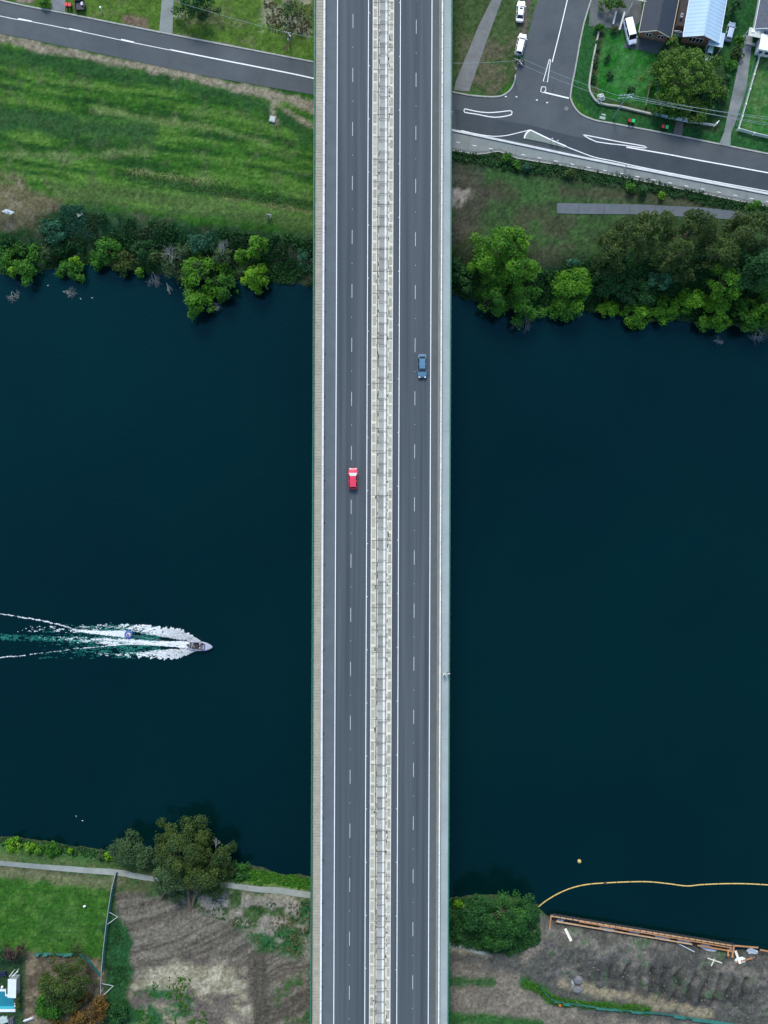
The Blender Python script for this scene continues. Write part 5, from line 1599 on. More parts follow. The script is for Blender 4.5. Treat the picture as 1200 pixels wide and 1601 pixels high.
mb = MB(); mb.box((0, -1.1, .15), (2.2, .6, .3)); mb.build('step', M_conc, pr, world=False)
mb = MB(); mb.box((-.8, .2, 2.64), (.7, .6, .14)); mb.build('skylight', M_wpaint, pr, world=False)
mb = MB(); mb.box((.5, .35, 2.62), (.6, .5, .1)); mb.build('skylight', M_wpaint, pr, world=False)
wg = thing('house_wing', 'white front wing with two small windows at the photo edge above the fenced lawn', 'house wing', W(1189, 88, GN), TILT)
mb = MB(); mb.box((0, 1.5, 1.35), (3.0, 3.0, 2.7)); mb.build('wall', mat('white_render', (.62, .64, .62)), wg, world=False)
mb = MB(); mb.box((0, 1.45, 2.76), (3.5, 3.5, .12)); mb.build('roof', M_wpaint, wg, world=False)
window(wg, '', (-.75, -.05, 1.5), .9, 1.0, '-y', 1); window(wg, '', (.65, -.05, 1.5), 1.0, 1.0, '-y', 1)
# lean-to, air conditioner, gate between the two houses
ln = thing('lean_to_shed', 'dark lean-to shed squeezed between the slate roof and the pale blue roof', 'shed', W(1060, 50, GN), TILT)
mb = MB(); mb.box((0, 4.0, 1.1), (2.2, 7.8, 2.2)); mb.build('wall', M_brick, ln, world=False)
mb = MB(); mb.hexa([Vector(v) for v in ((-1.2, -.1, 2.2), (1.2, -.1, 2.45), (1.2, 8.1, 2.45), (-1.2, 8.1, 2.2))], [Vector(v) for v in ((-1.2, -.1, 2.28), (1.2, -.1, 2.53), (1.2, 8.1, 2.53), (-1.2, 8.1, 2.28))]); mb.build('roof', mat('rusty_dark_roof', (.04, .034, .03), (.025, .023, .023), scale=1.2), ln, world=False)
ac = thing('air_conditioner', 'small grey air conditioner box on the dark lean-to roof', 'air conditioner', W(1064.5, 26, GN + 2.5), TILT)
mb = MB(); mb.box((0, 0, .3), (.5, .9, .55)); mb.build('casing', mat('ac_grey', (.3, .32, .34), rough=.5), ac, world=False)
mb = MB(); mb.tube([(0, 0, .575), (0, 0, .61)], .2, 12); mb.build('fan_grille', M_dark, ac, world=False)
gt_ = thing('garden_gate', 'blue grey panel gate with an arched top between the two houses', 'gate', W(1056, 57, GN), TILT)
for x in (-.85, 0, .85):
    mb = MB(); mb.box((x, 0, .85), (.82, .08, 1.7)); mb.build('panel', mat('blue_grey_paint', (.3, .36, .44), rough=.6), gt_, world=False)
mb = MB(); mb.tube([(-1.25, 0, 1.7), (-.6, 0, 2.0), (0, 0, 2.1), (.6, 0, 2.0), (1.25, 0, 1.7)], .07, 6); mb.build('arch', M_galv, gt_, world=False)
q = MB(); q.ball((0, 0, .38), .38, 12, 8); q = q.build('garden_ball', mat('yellow_ball', (.68, .5, .04), rough=.4), None, True); q.location = W(1048, 63.5, GN + .05); tag(q, 'yellow ball on the patio beside the blue grey gate', 'ball')
# pergola and beams at the street end of the brick house
pg = thing('pergola', 'pale timber pergola frame at the top behind the slate roof', 'pergola', W(1006, 8, GN), TILT)
for c, s in (((0, -.9, 2.6), (6.0, .12, .16)), ((0, 1.2, 2.6), (6.0, .12, .16)), ((-2.9, .1, 2.7), (.12, 2.6, .14)), ((-1, .1, 2.7), (.12, 2.6, .14)), ((1, .1, 2.7), (.12, 2.6, .14)), ((2.9, .1, 2.7), (.12, 2.6, .14))):
    mb = MB(); mb.box(c, s); mb.build('beam', M_cream, pg, world=False)
for x, y in ((-2.9, -.9), (2.9, -.9), (-2.9, 1.2), (2.9, 1.2)):
    mb = MB(); mb.box((x, y, 1.26), (.12, .12, 2.5)); mb.build('post', M_cream, pg, world=False)
for a, b_, lb in (((958, 38), (963, 18), 'short white beam lying in the front yard, nearer the street'), ((968, 47), (976, 19), 'long white beam lying beside the white van')):
    mb = MB(); A, B_ = W(*a, GN + .45), W(*b_, GN + .75); o_ = (A + B_) / 2
    mb.bar(A - o_, B_ - o_, .34, .5); q = mb.build('white_beam', mat('beam_paint', (.55, .58, .58), rough=.6)); q.location = o_; tag(q, lb, 'beam', 'white beams in the front yard')
for a, b_, lb in (((977, 25), (992, 0), 'grey timber pole leaning toward the pergola beside the van'),):
    mb = MB(); A, B_ = W(*a, GN + .3), W(*b_, GN + 2.4); o_ = (A + B_) / 2
    mb.bar(A - o_, B_ - o_, .3, .3); q = mb.build('timber_pole', mat('grey_timber', (.3, .3, .28), rough=.9)); q.location = o_; tag(q, lb, 'pole')

# ------------------------------------------------------------------ garden walls, fences
def post_fence(name, label, cat, pts, z, h, step, railm, postm, panelm=None, rails=(.4, .95), pw=.1, cap=None, group=None, thick=.05):
    P = dense(WP(pts, z), step)
    t = thing(name, label, cat, P[0], 0, group)
    first = None
    for p in P:
        gz = ground1(p.x, p.y); gz = gz if abs(gz - z) < 2.0 else z
        if first is None:
            mb = MB(); mb.box((0, 0, h / 2 - .1), (pw, pw, h + .2)); first = mb.build('post', postm, t, world=True); q = first
        else:
            q = first.copy(); col.objects.link(q)
        q.location = (p.x, p.y, gz)
    for i in range(len(P) - 1):
        a, b_ = P[i].copy(), P[i + 1].copy()
        a.z = ground1(a.x, a.y); b_.z = ground1(b_.x, b_.y)
        if panelm:
            mb = MB(); u = Vector((0, 0, 1))
            mb.bar(a + u * h * .5, b_ + u * h * .5, thick, h * .92); mb.build('panel', panelm, t)
        for f in rails:
            mb = MB(); mb.bar(a + Vector((0, 0, h * f)), b_ + Vector((0, 0, h * f)), .07, .09); mb.build('rail', railm, t)
    return t


mb = MB(); P = spline(WP([(936, 47), (928, 85), (921.5, 122), (920.5, 140), (925, 151), (933, 160), (948, 165), (967, 167.5), (990, 173), (1018, 179.5)], GN), 4)
wl = thing('garden_wall', 'low curved cream garden wall round the corner lawn', 'wall', P[0])
mb.strip(P, .34, GN + .55, .75); mb.build('wall', mat('cream_wall', (.40, .40, .33), (.27, .28, .23), scale=.8, rough=.9), wl)
post_fence('picket_fence', 'pale blue and white picket fence below the big garden tree', 'fence', [(1020, 180), (1050, 186.5), (1078, 192.5)], GN, 1.1, 1.3, mat('pale_blue_rail', (.42, .55, .62), rough=.6), M_wpaint, mat('fence_pale_blue', (.3, .42, .5), (.2, .3, .36), scale=2), (1.0,))
post_fence('wire_fence', 'thin wire fence running on to the white gate post', 'fence', [(1080, 193), (1100, 196), (1116, 198.5)], GN, 1.1, 1.6, M_galv, M_wpaint, None, (.35, .65, .98), .08)
q = thing('gate_post', 'white gate post with brace at the foot of the worn driveway', 'gate post', W(1117.5, 196, GN), -.2)
mb = MB(); mb.box((0, 0, .6), (.3, .3, 1.2)); mb.build('post', M_wpaint, q, world=False)
mb = MB(); mb.bar((0, .1, 1.1), (.55, .9, .5), .16); mb.build('brace', M_wpaint, q, world=False)
bx = thing('garden_gate', 'white slatted gate with pale panels in the picket fence', 'gate', W(1066, 188.6, GN), -.2)
for i in range(4):
    mb = MB(); mb.box((-1.2 + i * .8, 0, .6), (.62, .5, 1.0)); mb.build('panel', mat('pale_gate', (.55, .62, .64), (.4, .48, .5), scale=3), bx, world=False)
post_fence('timber_fence', 'brown timber paling fence dividing the corner lawn from the big tree', 'fence', [(1015, 131), (1011.5, 150), (1008, 168)], GN, 1.2, 2.2, M_timber, M_timber, M_timber, (.9,), .1)
post_fence('green_fence', 'short green fence under the edge of the big garden tree', 'fence', [(1027, 128), (1025.5, 142), (1024, 156)], GN, 1.1, 2.0, M_green, M_green, mat('green_mesh', (.02, .2, .12), rough=.7), (.95,), .08)
post_fence('lawn_fence', 'white post and rail fence round the lawn beside the worn driveway', 'fence', [(1185, 90), (1176, 120), (1163, 166), (1152, 204), (1176, 211), (1205, 217.5)], GN, 1.15, 2.4, M_wpaint, M_wpaint, mat('white_mesh', (.5, .58, .54), rough=.7), (.98,), .28)
mb = MB(); mb.bar((0, 0, .2), (-5.2, -16.0, .2), .1, .4)
q = thing('lawn_edging', 'dark green edging between the driveway and the white fence', 'edging', W(1180, 90, GN)); mb = MB(); mb.bar(W(1180, 90, GN + .1), W(1150, 198, GN + .1), .12, .5); mb.build('edging_board', M_green, q)

# ------------------------------------------------------------------ poles and wires
def pole(label, px, py, h, arm, rz, m=M_timber):
    t = thing('power_pole', label, 'pole', W(px, py, GN), rz)
    mb = MB(); mb.tube([(0, 0, -.5), (0, 0, h)], [.17, .11], 8); mb.build('shaft', m, t, world=False)
    for z in ((h - .35,) if arm < 1.4 else (h - .3, h - 1.5)):
        mb = MB(); mb.box((0, .1, z), (arm * 2, .12, .14)); mb.build('crossarm', m, t, world=False)
        for s in (-.9, -.35, .35, .9):
            mb = MB(); mb.tube([(s * arm, .1, z + .07), (s * arm, .1, z + .25)], .06, 6); mb.build('insulator', M_wpaint, t, world=False)
    mb = MB(); mb.box((0, -.2, h * .55), (.3, .25, .5)); mb.build('pole_box', M_galv, t, world=False)
    mb = MB(); mb.tube([(0, 0, h - .2), (.6, -.5, h + .1)], .05, 6); mb.tube([(.6, -.5, h + .1), (1.0, -.8, h + .05)], .12, 6); mb.build('street_lamp_arm', M_galv, t, world=False)
    return t


M_gpole = mat('greenish_pole', (.16, .30, .25), (.1, .2, .17), scale=2, rough=.8)
pole('tall greenish power pole with crossarms beside the corner garden wall', 958.7, 185, 10.2, 1.5, .1, M_gpole)
pole('power pole on the verge behind the second parked white car', 802.5, 121, 7.0, .9, -.3)
pole('power pole on the upstream verge near the bridge, white insulator on top', 453, 72, 5.2, .7, -.2)


def wire(label, a, b_, sag=.6, r_=.03):
    n = 10
    pts = [a.lerp(b_, i / n) - Vector((0, 0, sag * 4 * (i / n) * (1 - i / n))) for i in range(n + 1)]
    mb = MB(); mb.tube(pts, r_, 4)
    o = mb.build('power_wire', mat('wire_grey', (.34, .42, .40), rough=.6), origin=tuple(pts[0]))
    tag(o, label, 'wire', 'overhead power wires')


PA, PB, PC_ = W(958.7, 185, GN) + Vector((0, 0, 10)), W(802.5, 121, GN) + Vector((0, 0, 6.8)), W(453, 72, GN) + Vector((0, 0, 5.1))
wire('overhead wire crossing the side street, upper of the two', PB + Vector((.5, .5, 0)), PA + Vector((-1, .4, -1.2)))
wire('overhead wire crossing the side street, lower of the two', PB + Vector((-.3, -.5, 0)), PA + Vector((-1, -.6, -1.6)))
wire('overhead wire from the verge pole toward the bridge', PB, W(690, 98, GN + 6.5), .5)
for i, lb in enumerate(('overhead wire over the corner garden, top one', 'overhead wire over the corner garden, second one', 'overhead wire over the corner garden, third one', 'overhead wire over the corner garden, lowest one')):
    wire(lb, PA + Vector((-1.2 + i * .8, .1, -(i % 2) * 1.2)), PA + Vector((44 - i * .5, -8.5 + i * 1.1, -.6 - i * .3)), .7)
wire('overhead wire from the insulator pole past the dark garden tree', PC_, W(262, -2, GN + 5.4), .5)
wire('overhead wire from the insulator pole to the bridge side', PC_, W(520, 62, GN + 5.4), .2)
mb = MB(); mb.tube([(0, 0, 0), (0, 0, 1.0)], .07, 6); mb.box((0, 0, 1.05), (.35, .3, .3))
q = mb.build('marker_post', M_wpaint); q.location = W(159, 16, GN); tag(q, 'small white marker post alone on the grass beyond the trailer', 'post')
hy = thing('hydrant_cover', 'pale concrete service covers on the verge below the white bush', 'cover', W(941.5, 184.5, GN), -.2)
for c, s in (((0, 0, .05), (1.3, .6, .12)), ((.1, .75, .05), (.9, .35, .12))):
    mb = MB(); mb.box(c, s); mb.build('slab', mat('green_pale_conc', (.3, .38, .32), rough=.9), hy, world=False)
q = MB(); q.tube([(0, 0, 0), (0, 0, .03)], .5, 14); q = q.build('manhole_cover', mat('cast_iron', (.16, .165, .17), (.11, .115, .12), scale=4), origin=None); q.location = W(885, 170, RZ + .008); tag(q, 'round manhole cover in the junction near the kerb corner', 'manhole cover')
# concrete pit, info board
pt = thing('concrete_pit', 'small square concrete pit lid in the field near the bridge', 'pit lid', W(426, 187, GN), -.2)
mb = MB(); mb.box((0, 0, .15), (1.35, 1.3, .5)); mb.build('pit_wall', M_conc, pt, world=False)
mb = MB(); mb.box((0, 0, .42), (1.0, .95, .06)); mb.build('lid', mat('pale_lid', (.42, .47, .45), rough=.7), pt, world=False)
ib = thing('sign_board', 'white sloping sign board with dark marks on the dry grass bank', 'sign', W(15.5, 333.5, ground1(*W(15.5, 333.5, GN)[:2])), -.30)
R_ = Matrix.Rotation(.42, 3, 'X')
mb = MB(); mb.hexa([Vector(v) for v in ((-1.5, -.35, .75), (.5, -.35, .55), (1.35, .40, .85), (-.6, .40, 1.05))][::1], [Vector(v) for v in ((-1.5, -.35, .82), (.5, -.35, .62), (1.35, .40, .92), (-.6, .40, 1.12))]); mb.build('board', M_wpaint, ib, world=False)
for x, y, w in ((-.75, -.12, .2), (-.25, -.02, .3), (.2, .02, .12), (.55, .1, .22), (.05, -.16, .4)):
    mb = MB(); mb.box((x, y, .84 + .1 * y - .08 * x), (w, .12, .06), .2); mb.build('mark', M_dark, ib, world=False)
for x, y in ((-1.0, -.25), (.9, .25)):
    mb = MB(); mb.box((x, y, .2), (.1, .1, 1.1)); mb.build('post', M_galv, ib, world=False)
q = thing('dumped_crate', 'grey slatted crate dumped beside the curved cut branches', 'crate', W(124.5, 335, ground1(*W(124.5, 335, 5.2)[:2]) + .1), .5)
for i in range(5):
    mb = MB(); mb.box((-.5 + i * .25, 0, .35), (.16, 1.1, .06)); mb.build('slat', mat('grey_timber', (.3, .3, .28)), q, world=False)
for y in (-.4, .4):
    mb = MB(); mb.box((0, y, .2), (1.2, .1, .25)); mb.build('bearer', mat('grey_timber', (.3, .3, .28)), q, world=False)

# ------------------------------------------------------------------ people on land and bridge
def gp(px, py):
    p = W(px, py, GN - .6); p.z = ground1(p.x, p.y); return p


person('person in white top and dark blue trousers standing on the mown track', gp(420, 340), 2.6, 'walk', (.78, .8, .78), (.03, .07, .14), .03)
person('person in pale clothes beside the one in blue trousers on the track', gp(423.6, 340.5), -.4, 'walk', (.75, .76, .74), (.6, .64, .64), .16)
person('walker in white on the bridge walkway, nearer the railing', W(700.5, 1052, DECK + .14), .2, 'walk', (.85, .85, .85), (.05, .05, .06), .04)
person('walker in white on the bridge walkway, nearer the parapet', W(694, 1053, DECK + .14), .1, 'walk', (.82, .82, .84), (.5, .5, .5), .03)
person('person in white walking alone on the pale shared path', W(976.5, 263, GN + .12), 1.3, 'walk', (.8, .8, .78), (.45, .45, .45), .06)

# ------------------------------------------------------------------ speedboat, towed tube, wake
HB = math.radians(-94.5)
bt = thing('speedboat', 'grey open speedboat at the head of the white wake', 'boat', W(314.3, 1009.6, 0), HB)
out = [(.95, -2.75), (1.05, -1.6), (1.1, -.4), (1.04, .6), (.84, 1.45), (.52, 2.2), (.2, 2.65), (0, 2.8)]
OL = [(x, y) for x, y in out] + [(-x, y) for x, y in out[-2::-1]]
M_hull = mat('lavender_grey_gelcoat', (.34, .35, .43), (.28, .29, .36), scale=.6, rough=.3, spec=.5)
mb = MB(); mb.hexa([Vector((x * .62, y * .93 - .1, -.25)) for x, y in OL], [Vector((x, y, .42)) for x, y in OL]); mb.build('hull', M_hull, bt, world=False)
IN = [(x * .78, y * .92) for x, y in OL]
mb = MB()
n = len(OL)
for i in range(n - 1):
    a, b_, c_, d = OL[i], OL[i + 1], IN[i + 1], IN[i]
    mb.hexa([Vector((*a, .42)), Vector((*b_, .42)), Vector((*c_, .42)), Vector((*d, .42))], [Vector((*a, .74)), Vector((*b_, .74)), Vector((*c_, .80)), Vector((*d, .80))])
mb.build('gunwale', M_hull, bt, world=False)
mb = MB(); mb.poly([p for p in IN if p[1] > .5], .42, .82); mb.build('foredeck', M_hull, bt, world=False)
mb = MB(); mb.poly([(x * .98, y) for x, y in IN if y < .55], .424, .46); mb.build('cockpit_floor', mat('dark_carpet', (.035, .037, .045), rough=.9), bt, world=False)
mb = MB()
for a, b_ in (((-.84, .35), (-.55, .95)), ((-.55, .95), (.55, .95)), ((.55, .95), (.84, .35))):
    mb.bar((*a, .98), (*b_, .98), .05, .36)
mb.build('windscreen', M_glass, bt, world=False)
for x, y in ((-.45, -.15), (.45, -.15)):
    mb = MB(); mb.box((x, y, .62), (.5, .5, .3)); mb.box((x, y - .27, .9), (.5, .1, .4)); mb.build('seat', mat('black_vinyl', (.02, .02, .022), rough=.5), bt, world=False)
mb = MB(); mb.box((0, -1.9, .62), (1.4, .5, .32)); mb.build('rear_bench', mat('grey_vinyl', (.2, .2, .22), rough=.5), bt, world=False)
mb = MB(); mb.box((0, -2.95, .62), (.46, .5, .62)); mb.box((0, -3.0, .1), (.16, .3, .8)); mb.build('outboard_engine', mat('engine_black', (.015, .015, .017), rough=.3), bt, world=False)
for s in (-1, 1):
    mb = MB(); mb.tube([(s * .85, -.9, .78), (s * .7, -.8, 1.9), (0, -.75, 2.0)], .03, 6); mb.build('tow_frame', M_dark, bt, world=False)
mb = MB(); mb.tube([(-.35, -.02 + .38, .9), (-.55, .38, .9)], .17, 10); mb.build('steering_wheel', M_dark, bt, world=False)
RB = Matrix.Translation(bt.location) @ Matrix.Rotation(HB, 4, 'Z')
person('boat driver in white shirt seated at the dark windscreen', RB @ Vector((-.45, -.12, .72)), HB, 'sit', (.8, .8, .8), (.04, .05, .08), .05)
person('passenger in pale top seated beside the boat driver', RB @ Vector((.45, -.12, .72)), HB, 'sit', (.72, .66, .6), (.3, .3, .32), .2)
person('passenger in dark top on the rear bench of the boat', RB @ Vector((.25, -1.75, .72)), HB, 'sit', (.05, .05, .06), (.1, .1, .12), .03)
TB = W(201, 992, .0)
HT = math.radians(-97)
tb = thing('towed_tube', 'blue and white inflatable tube towed behind the speedboat', 'inflatable', TB, HT)
M_tube = mat('blue_vinyl', (.05, .14, .42), rough=.35)
mb = MB(); ring = [Vector((math.cos(a) * .72, math.sin(a) * .72, .22)) for a in np.linspace(0, 2 * math.pi, 17)]; mb.tube(ring, .24, 8); mb.build('ring', M_tube, tb, smooth_=True, world=False)
mb = MB(); mb.tube([(0, 0, .14), (0, 0, .3)], .55, 14); mb.build('base_sheet', mat('white_vinyl', (.75, .76, .8), rough=.4), tb, world=False)
for s in (-1, 1):
    mb = MB(); mb.tube([(s * .35, .5, .5), (s * .2, .55, .58), (s * .1, .5, .5)], .03, 5); mb.build('handle', M_maroon, tb, world=False)
RT = Matrix.Translation(tb.location) @ Matrix.Rotation(HT, 4, 'Z')
person('tube rider in a red vest kneeling on the blue tube', RT @ Vector((0, -.2, .28)), HT, 'kneel', (.45, .04, .05), (.06, .08, .2), .04)
mb = MB(); A, B_ = RT @ Vector((0, .9, .3)), RB @ Vector((0, -.8, 1.95))
mb.tube([A, A.lerp(B_, .5) - Vector((0, 0, .3)), B_], .02, 4); o = mb.build('tow_rope', mat('rope_grey', (.3, .3, .3)), origin=tuple(A)); tag(o, 'thin tow rope between the speedboat and the blue tube', 'rope')


def edge_interp(px, pts):
    p = np.array(sorted(pts)); return np.interp(px, p[:, 0], p[:, 1])


def foam(name, dens, m, seed, step, hmax, box, label=None):
    rng = rng_of(seed)
    x0, y0, x1, y1 = box
    k = K(0)
    nx_, ny_ = int((x1 - x0) * k / step), int((y1 - y0) * k / step)
    X, Y = np.meshgrid(np.linspace(x0, x1, nx_), np.linspace(y0, y1, ny_))
    X = X + rng.uniform(-.5, .5, X.shape) * step / k; Y = Y + rng.uniform(-.5, .5, Y.shape) * step / k
    D, hh = dens(X, Y)
    keep = D > rng.random(D.shape)
    x = (X[keep] - 600) * k; y = (800.5 - Y[keep]) * k; h = hh[keep] * hmax
    nn = len(x)
    s = step * (.5 + .7 * rng.random(nn)); th = rng.normal(size=nn) * .35
    cs, sn = np.cos(th), np.sin(th)
    V = np.zeros((nn, 5, 3))
    for i, (a, b_) in enumerate(((-1.5, -.5), (1.5, -.5), (1.5, .5), (-1.5, .5))):
        V[:, i, 0] = x + (a * cs - b_ * sn) * s; V[:, i, 1] = y + (a * sn + b_ * cs) * s; V[:, i, 2] = .004 + h * .6 * rng.random(nn)
    V[:, 4, 0] = x + rng.normal(size=nn) * s * .3; V[:, 4, 1] = y + rng.normal(size=nn) * s * .3; V[:, 4, 2] = .03 + h * (.5 + .7 * rng.random(nn))
    b5 = np.arange(nn)[:, None, None] * 5
    Ff = (b5 + np.array([[0, 1, 4], [1, 2, 4], [2, 3, 4], [3, 0, 4]])[None]).reshape(-1, 3)
    o = link(name, np_mesh(name, V.reshape(-1, 3), Ff), m)
    return tag(o, kind='stuff')


def fine(X, Y, sx, sy, seed):
    return fbm(X / sx, Y / sy, seed, 3)


UPO = [(312.4, 1001), (300, 993), (290, 988), (279, 983.5), (270.7, 981), (236.7, 979.5), (215, 978), (180, 976), (140, 976), (100, 978)]
UPI = [(312.4, 1004), (296, 1002), (270.7, 998.5), (243.7, 994), (208, 988), (180, 984), (140, 982), (100, 983)]
LOO = [(312, 1015), (300, 1021), (293, 1024), (278, 1028.5), (272, 1030.5), (251, 1029), (226.7, 1028.5), (205, 1025), (180, 1024), (140, 1022), (100, 1022)]
LOI = [(312, 1012), (295.4, 1013.5), (263.6, 1015), (236.7, 1017), (215, 1019.5), (180, 1021.5), (140, 1020), (100, 1021)]


def boat_wake(X, Y):
    D = np.zeros(X.shape); hh = np.full(X.shape, .25)
    tooth = (vnoise(X / 2.6 + Y / 4, Y * 0 + 3, 61) - .5) * 6 + (vnoise(X / 1.2, Y / 3, 62) - .5) * 3
    for o_, i_, s in ((UPO, UPI, -1), (LOO, LOI, 1)):
        eo = edge_interp(X, o_) + s * tooth * np.clip((312 - X) / 25, .1, 1); ei = edge_interp(X, i_)
        q = (Y - ei) * s / np.maximum((eo - ei) * s, .5)
        inside = (q > 0) & (q < 1) & (X < 312.5)
        fade = np.clip((X - 95) / 170, 0, 1) ** 1.2
        st = fine(X * .9 + Y * .5 * s, Y - X * .12 * s, 5, 1.6, 63)
        d = np.clip(fade * 1.75 * (0.25 + .85 * q) * np.clip((1.12 - q) * 5, 0, 1) - .06, 0, 1.3) * smooth(.62 - fade * .55, 1.05 - fade * .45, st)
        D = np.where(inside, np.maximum(D, d), D)
        hh = np.where(inside & (X > 230), .3 + 1.0 * np.clip((X - 240) / 60, 0, 1), hh)
    # propeller wash
    c = edge_interp(X, [(0, 996), (100, 999.5), (180, 1003), (208, 1003.5), (237, 1005.5), (272, 1007), (297, 1008.3)])
    hw = edge_interp(X, [(0, 4), (150, 5), (180, 6), (208, 4.5), (237, 3.6), (272, 4.6), (297, 6)])
    q = np.abs(Y - c) / hw
    st = fine(X, Y, 12, 1.3, 64)
    fade = np.clip((X - 60) / 200, 0, 1)
    d = np.where((q < 1) & (X < 297), np.clip(1.5 * fade * (1.25 - q), 0, 1.2) * smooth(.55 - fade * .45, .98 - fade * .4, st), 0)
    D = np.maximum(D, d)
    for pts, w in (([(225, 1003), (207, 1006.5), (168, 1009.5), (120, 1014), (75, 1020), (30, 1025.4), (0, 1028.4), (-60, 1034)], .6),):
        d = np.abs(Y - edge_interp(X, pts) + (vnoise(X / 6, X * 0, 66) - .5) * 1.4)
        on = (.35 + .6 * smooth(.3, .6, fine(X, Y, 16, 8, 65))) * np.where((X > 40) & (X < 130), .16, .6)
        D = np.maximum(D, np.where(d < w, on * 1.1, 0))
    return D, hh


def tube_wake(X, Y):
    c = edge_interp(X, [(-60, 948), (0, 959.5), (30, 964.5), (60, 969), (99, 978), (120, 986), (156, 989), (196, 991.8)])
    hw = edge_interp(X, [(-60, .9), (0, 1.0), (60, 1.2), (99, 1.3), (120, 2.2), (156, 3.2), (180, 4.6), (196, 5.8)])
    jit = (vnoise(X / 5, X * 0 + 7, 67) - .5) * 2
    q = np.abs(Y - c - jit * .4) / hw
    st = fine(X, Y, 6, 1.2, 68)
    D = np.where((q < 1) & (X < 196.5), np.clip(np.clip((X - 90) / 60, .45, 1) * 1.2 * (1.3 - q), 0, 1.3) * smooth(.26, .52, st + np.clip((X - 130) / 100, 0, .4)), 0)
    d2 = np.where((Y > 979) & (Y < 989) & (X > 20) & (X < 160), .55 * smooth(.55, .72, fine(X, Y, 7, 1.5, 69)) * .6 * np.clip((X - 20) / 60, 0, 1), 0)
    return np.maximum(D, d2), np.full(X.shape, .35)


def green_wash(X, Y):
    c = edge_interp(X, [(-60, 993), (0, 996), (100, 999.5), (180, 1003), (230, 1005)])
    hw = edge_interp(X, [(-60, 5), (0, 4.5), (100, 4), (170, 6), (230, 3)])
    q = np.abs(Y - c) / hw
    st = fine(X + Y * .8, Y, 6, 2.2, 71)
    d = np.where((q < 1.3) & (X < 225), np.clip(.95 - q * .75, 0, 1) * smooth(.25, .8, st) * np.clip((235 - X) / 50, 0, 1), 0)
    d3 = np.where((Y > 976) & (Y < 1030) & (X > 20) & (X < 250), .3 * smooth(.5, .85, fine(X, Y, 14, 2.5, 72)) * np.clip((X - 20) / 100, 0, 1), 0)
    up = edge_interp(X, UPO); lo = edge_interp(X, LOO)
    d4 = np.where((Y > up + 1) & (Y < lo - 1) & (X < 300) & (X > 100), .55 * smooth(.3, .8, fine(X, Y, 10, 1.8, 73)) * np.clip((X - 100) / 90, 0, 1) * np.clip((Y - up) / 4, 0, 1) * np.clip((lo - Y) / 4, 0, 1), 0)
    d = np.maximum(d, d4)
    return np.maximum(d, d3 * np.where(X > 60, 1, 0)), np.full(X.shape, .12)


M_foam = mat('water_foam', (.82, .85, .85), (.7, .76, .77), scale=2, rough=.8)
M_aer = mat('aerated_water', (.014, .21, .15), (.006, .10, .085), scale=.5, rough=.4, stretch=(.3, 1, 1))
foam('aerated_water', green_wash, M_aer, 3, .09, .1, (-60, 974, 250, 1031))
foam('boat_wake_foam', boat_wake, M_foam, 1, .075, .4, (-60, 972, 314, 1036))
foam('tube_wake_foam', tube_wake, M_foam, 2, .075, .35, (-60, 944, 197, 1000))

# ------------------------------------------------------------------ birds, buoy, boom
def bird(px, py, rz, label, group):
    t = thing('water_bird', label, 'bird', W(px, py, 0), rz, group)
    mb = MB(); mb.ball((0, 0, .06), .10, 8, 6, (.8, 1.7, .7)); mb.build('body', mat('white_feathers', (.7, .68, .64), rough=.8), t, True, world=False)
    mb = MB(); mb.tube([(0, .10, .08), (0, .17, .2), (0, .2, .23)], [.035, .025, .03], 6); mb.ball((0, .21, .24), .042, 6, 5); mb.build('head', mat('white_feathers', (.7, .68, .64)), t, world=False)
    mb = MB(); mb.tube([(0, .24, .24), (0, .31, .23)], [.014, .005], 5); mb.build('bill', mat('orange_bill', (.6, .3, .04)), t, world=False)


for i, (x, y, lb) in enumerate(((119, 1276, 'white water bird on the south side, first of the scattered group'), (129, 1283, 'white water bird on the south side, closest to the bank'))):
    bird(x, y, i * 1.1, lb, 'water birds near the south bank')
for i, (x, y, lb) in enumerate(((126, 467.5, 'pale water bird off the upstream bushes, whitest of them'), (144, 466, 'lone pale water bird off the upstream bushes'), (75, 446.5, 'pale water bird by the small rounded shoreline bush'))):
    bird(x, y, i * .9 + .4, lb, 'water birds near the north bank')
M_yel = mat('yellow_float', (.55, .40, .13), (.45, .32, .1), scale=2, rough=.5)
by = thing('mooring_buoy', 'round yellow buoy floating alone near the curved boom', 'buoy', W(905, 1346, 0))
mb = MB(); mb.ball((0, 0, .22), .46, 14, 8); mb.build('float', M_yel, by, True, world=False)
mb = MB(); mb.tube([(0, 0, .6), (0, 0, .85)], .06, 6); mb.build('ring_post', M_dark, by, world=False)
bo = thing('floating_boom', 'long thin yellow floating boom curving out from the south bank', 'boom', W(841, 1418, 0))
BP = dense(spline(WP([(841, 1418), (852, 1409), (870, 1398), (892, 1388.5), (918, 1382.5), (950, 1380), (985, 1378.5), (1015, 1378.5), (1045, 1381.5), (1073, 1385), (1095, 1383), (1130, 1381.5), (1165, 1381.5), (1210, 1384), (1290, 1390)], 0), 5), 1.0)
for i in range(0, len(BP) - 1, 3):
    j = min(i + 3, len(BP) - 1)
    q = [p + Vector((0, 0, .08)) for p in BP[i:j + 1]]
    q[-1] = q[-1].lerp(q[-2], .12)
    mb = MB(); mb.tube(q, .13, 6); mb.build('boom_float', M_yel, bo)
mb = MB(); mb.box(W(946, 1380.3, .15), (.5, .5, .5)); mb.build('connector', M_dark, bo)

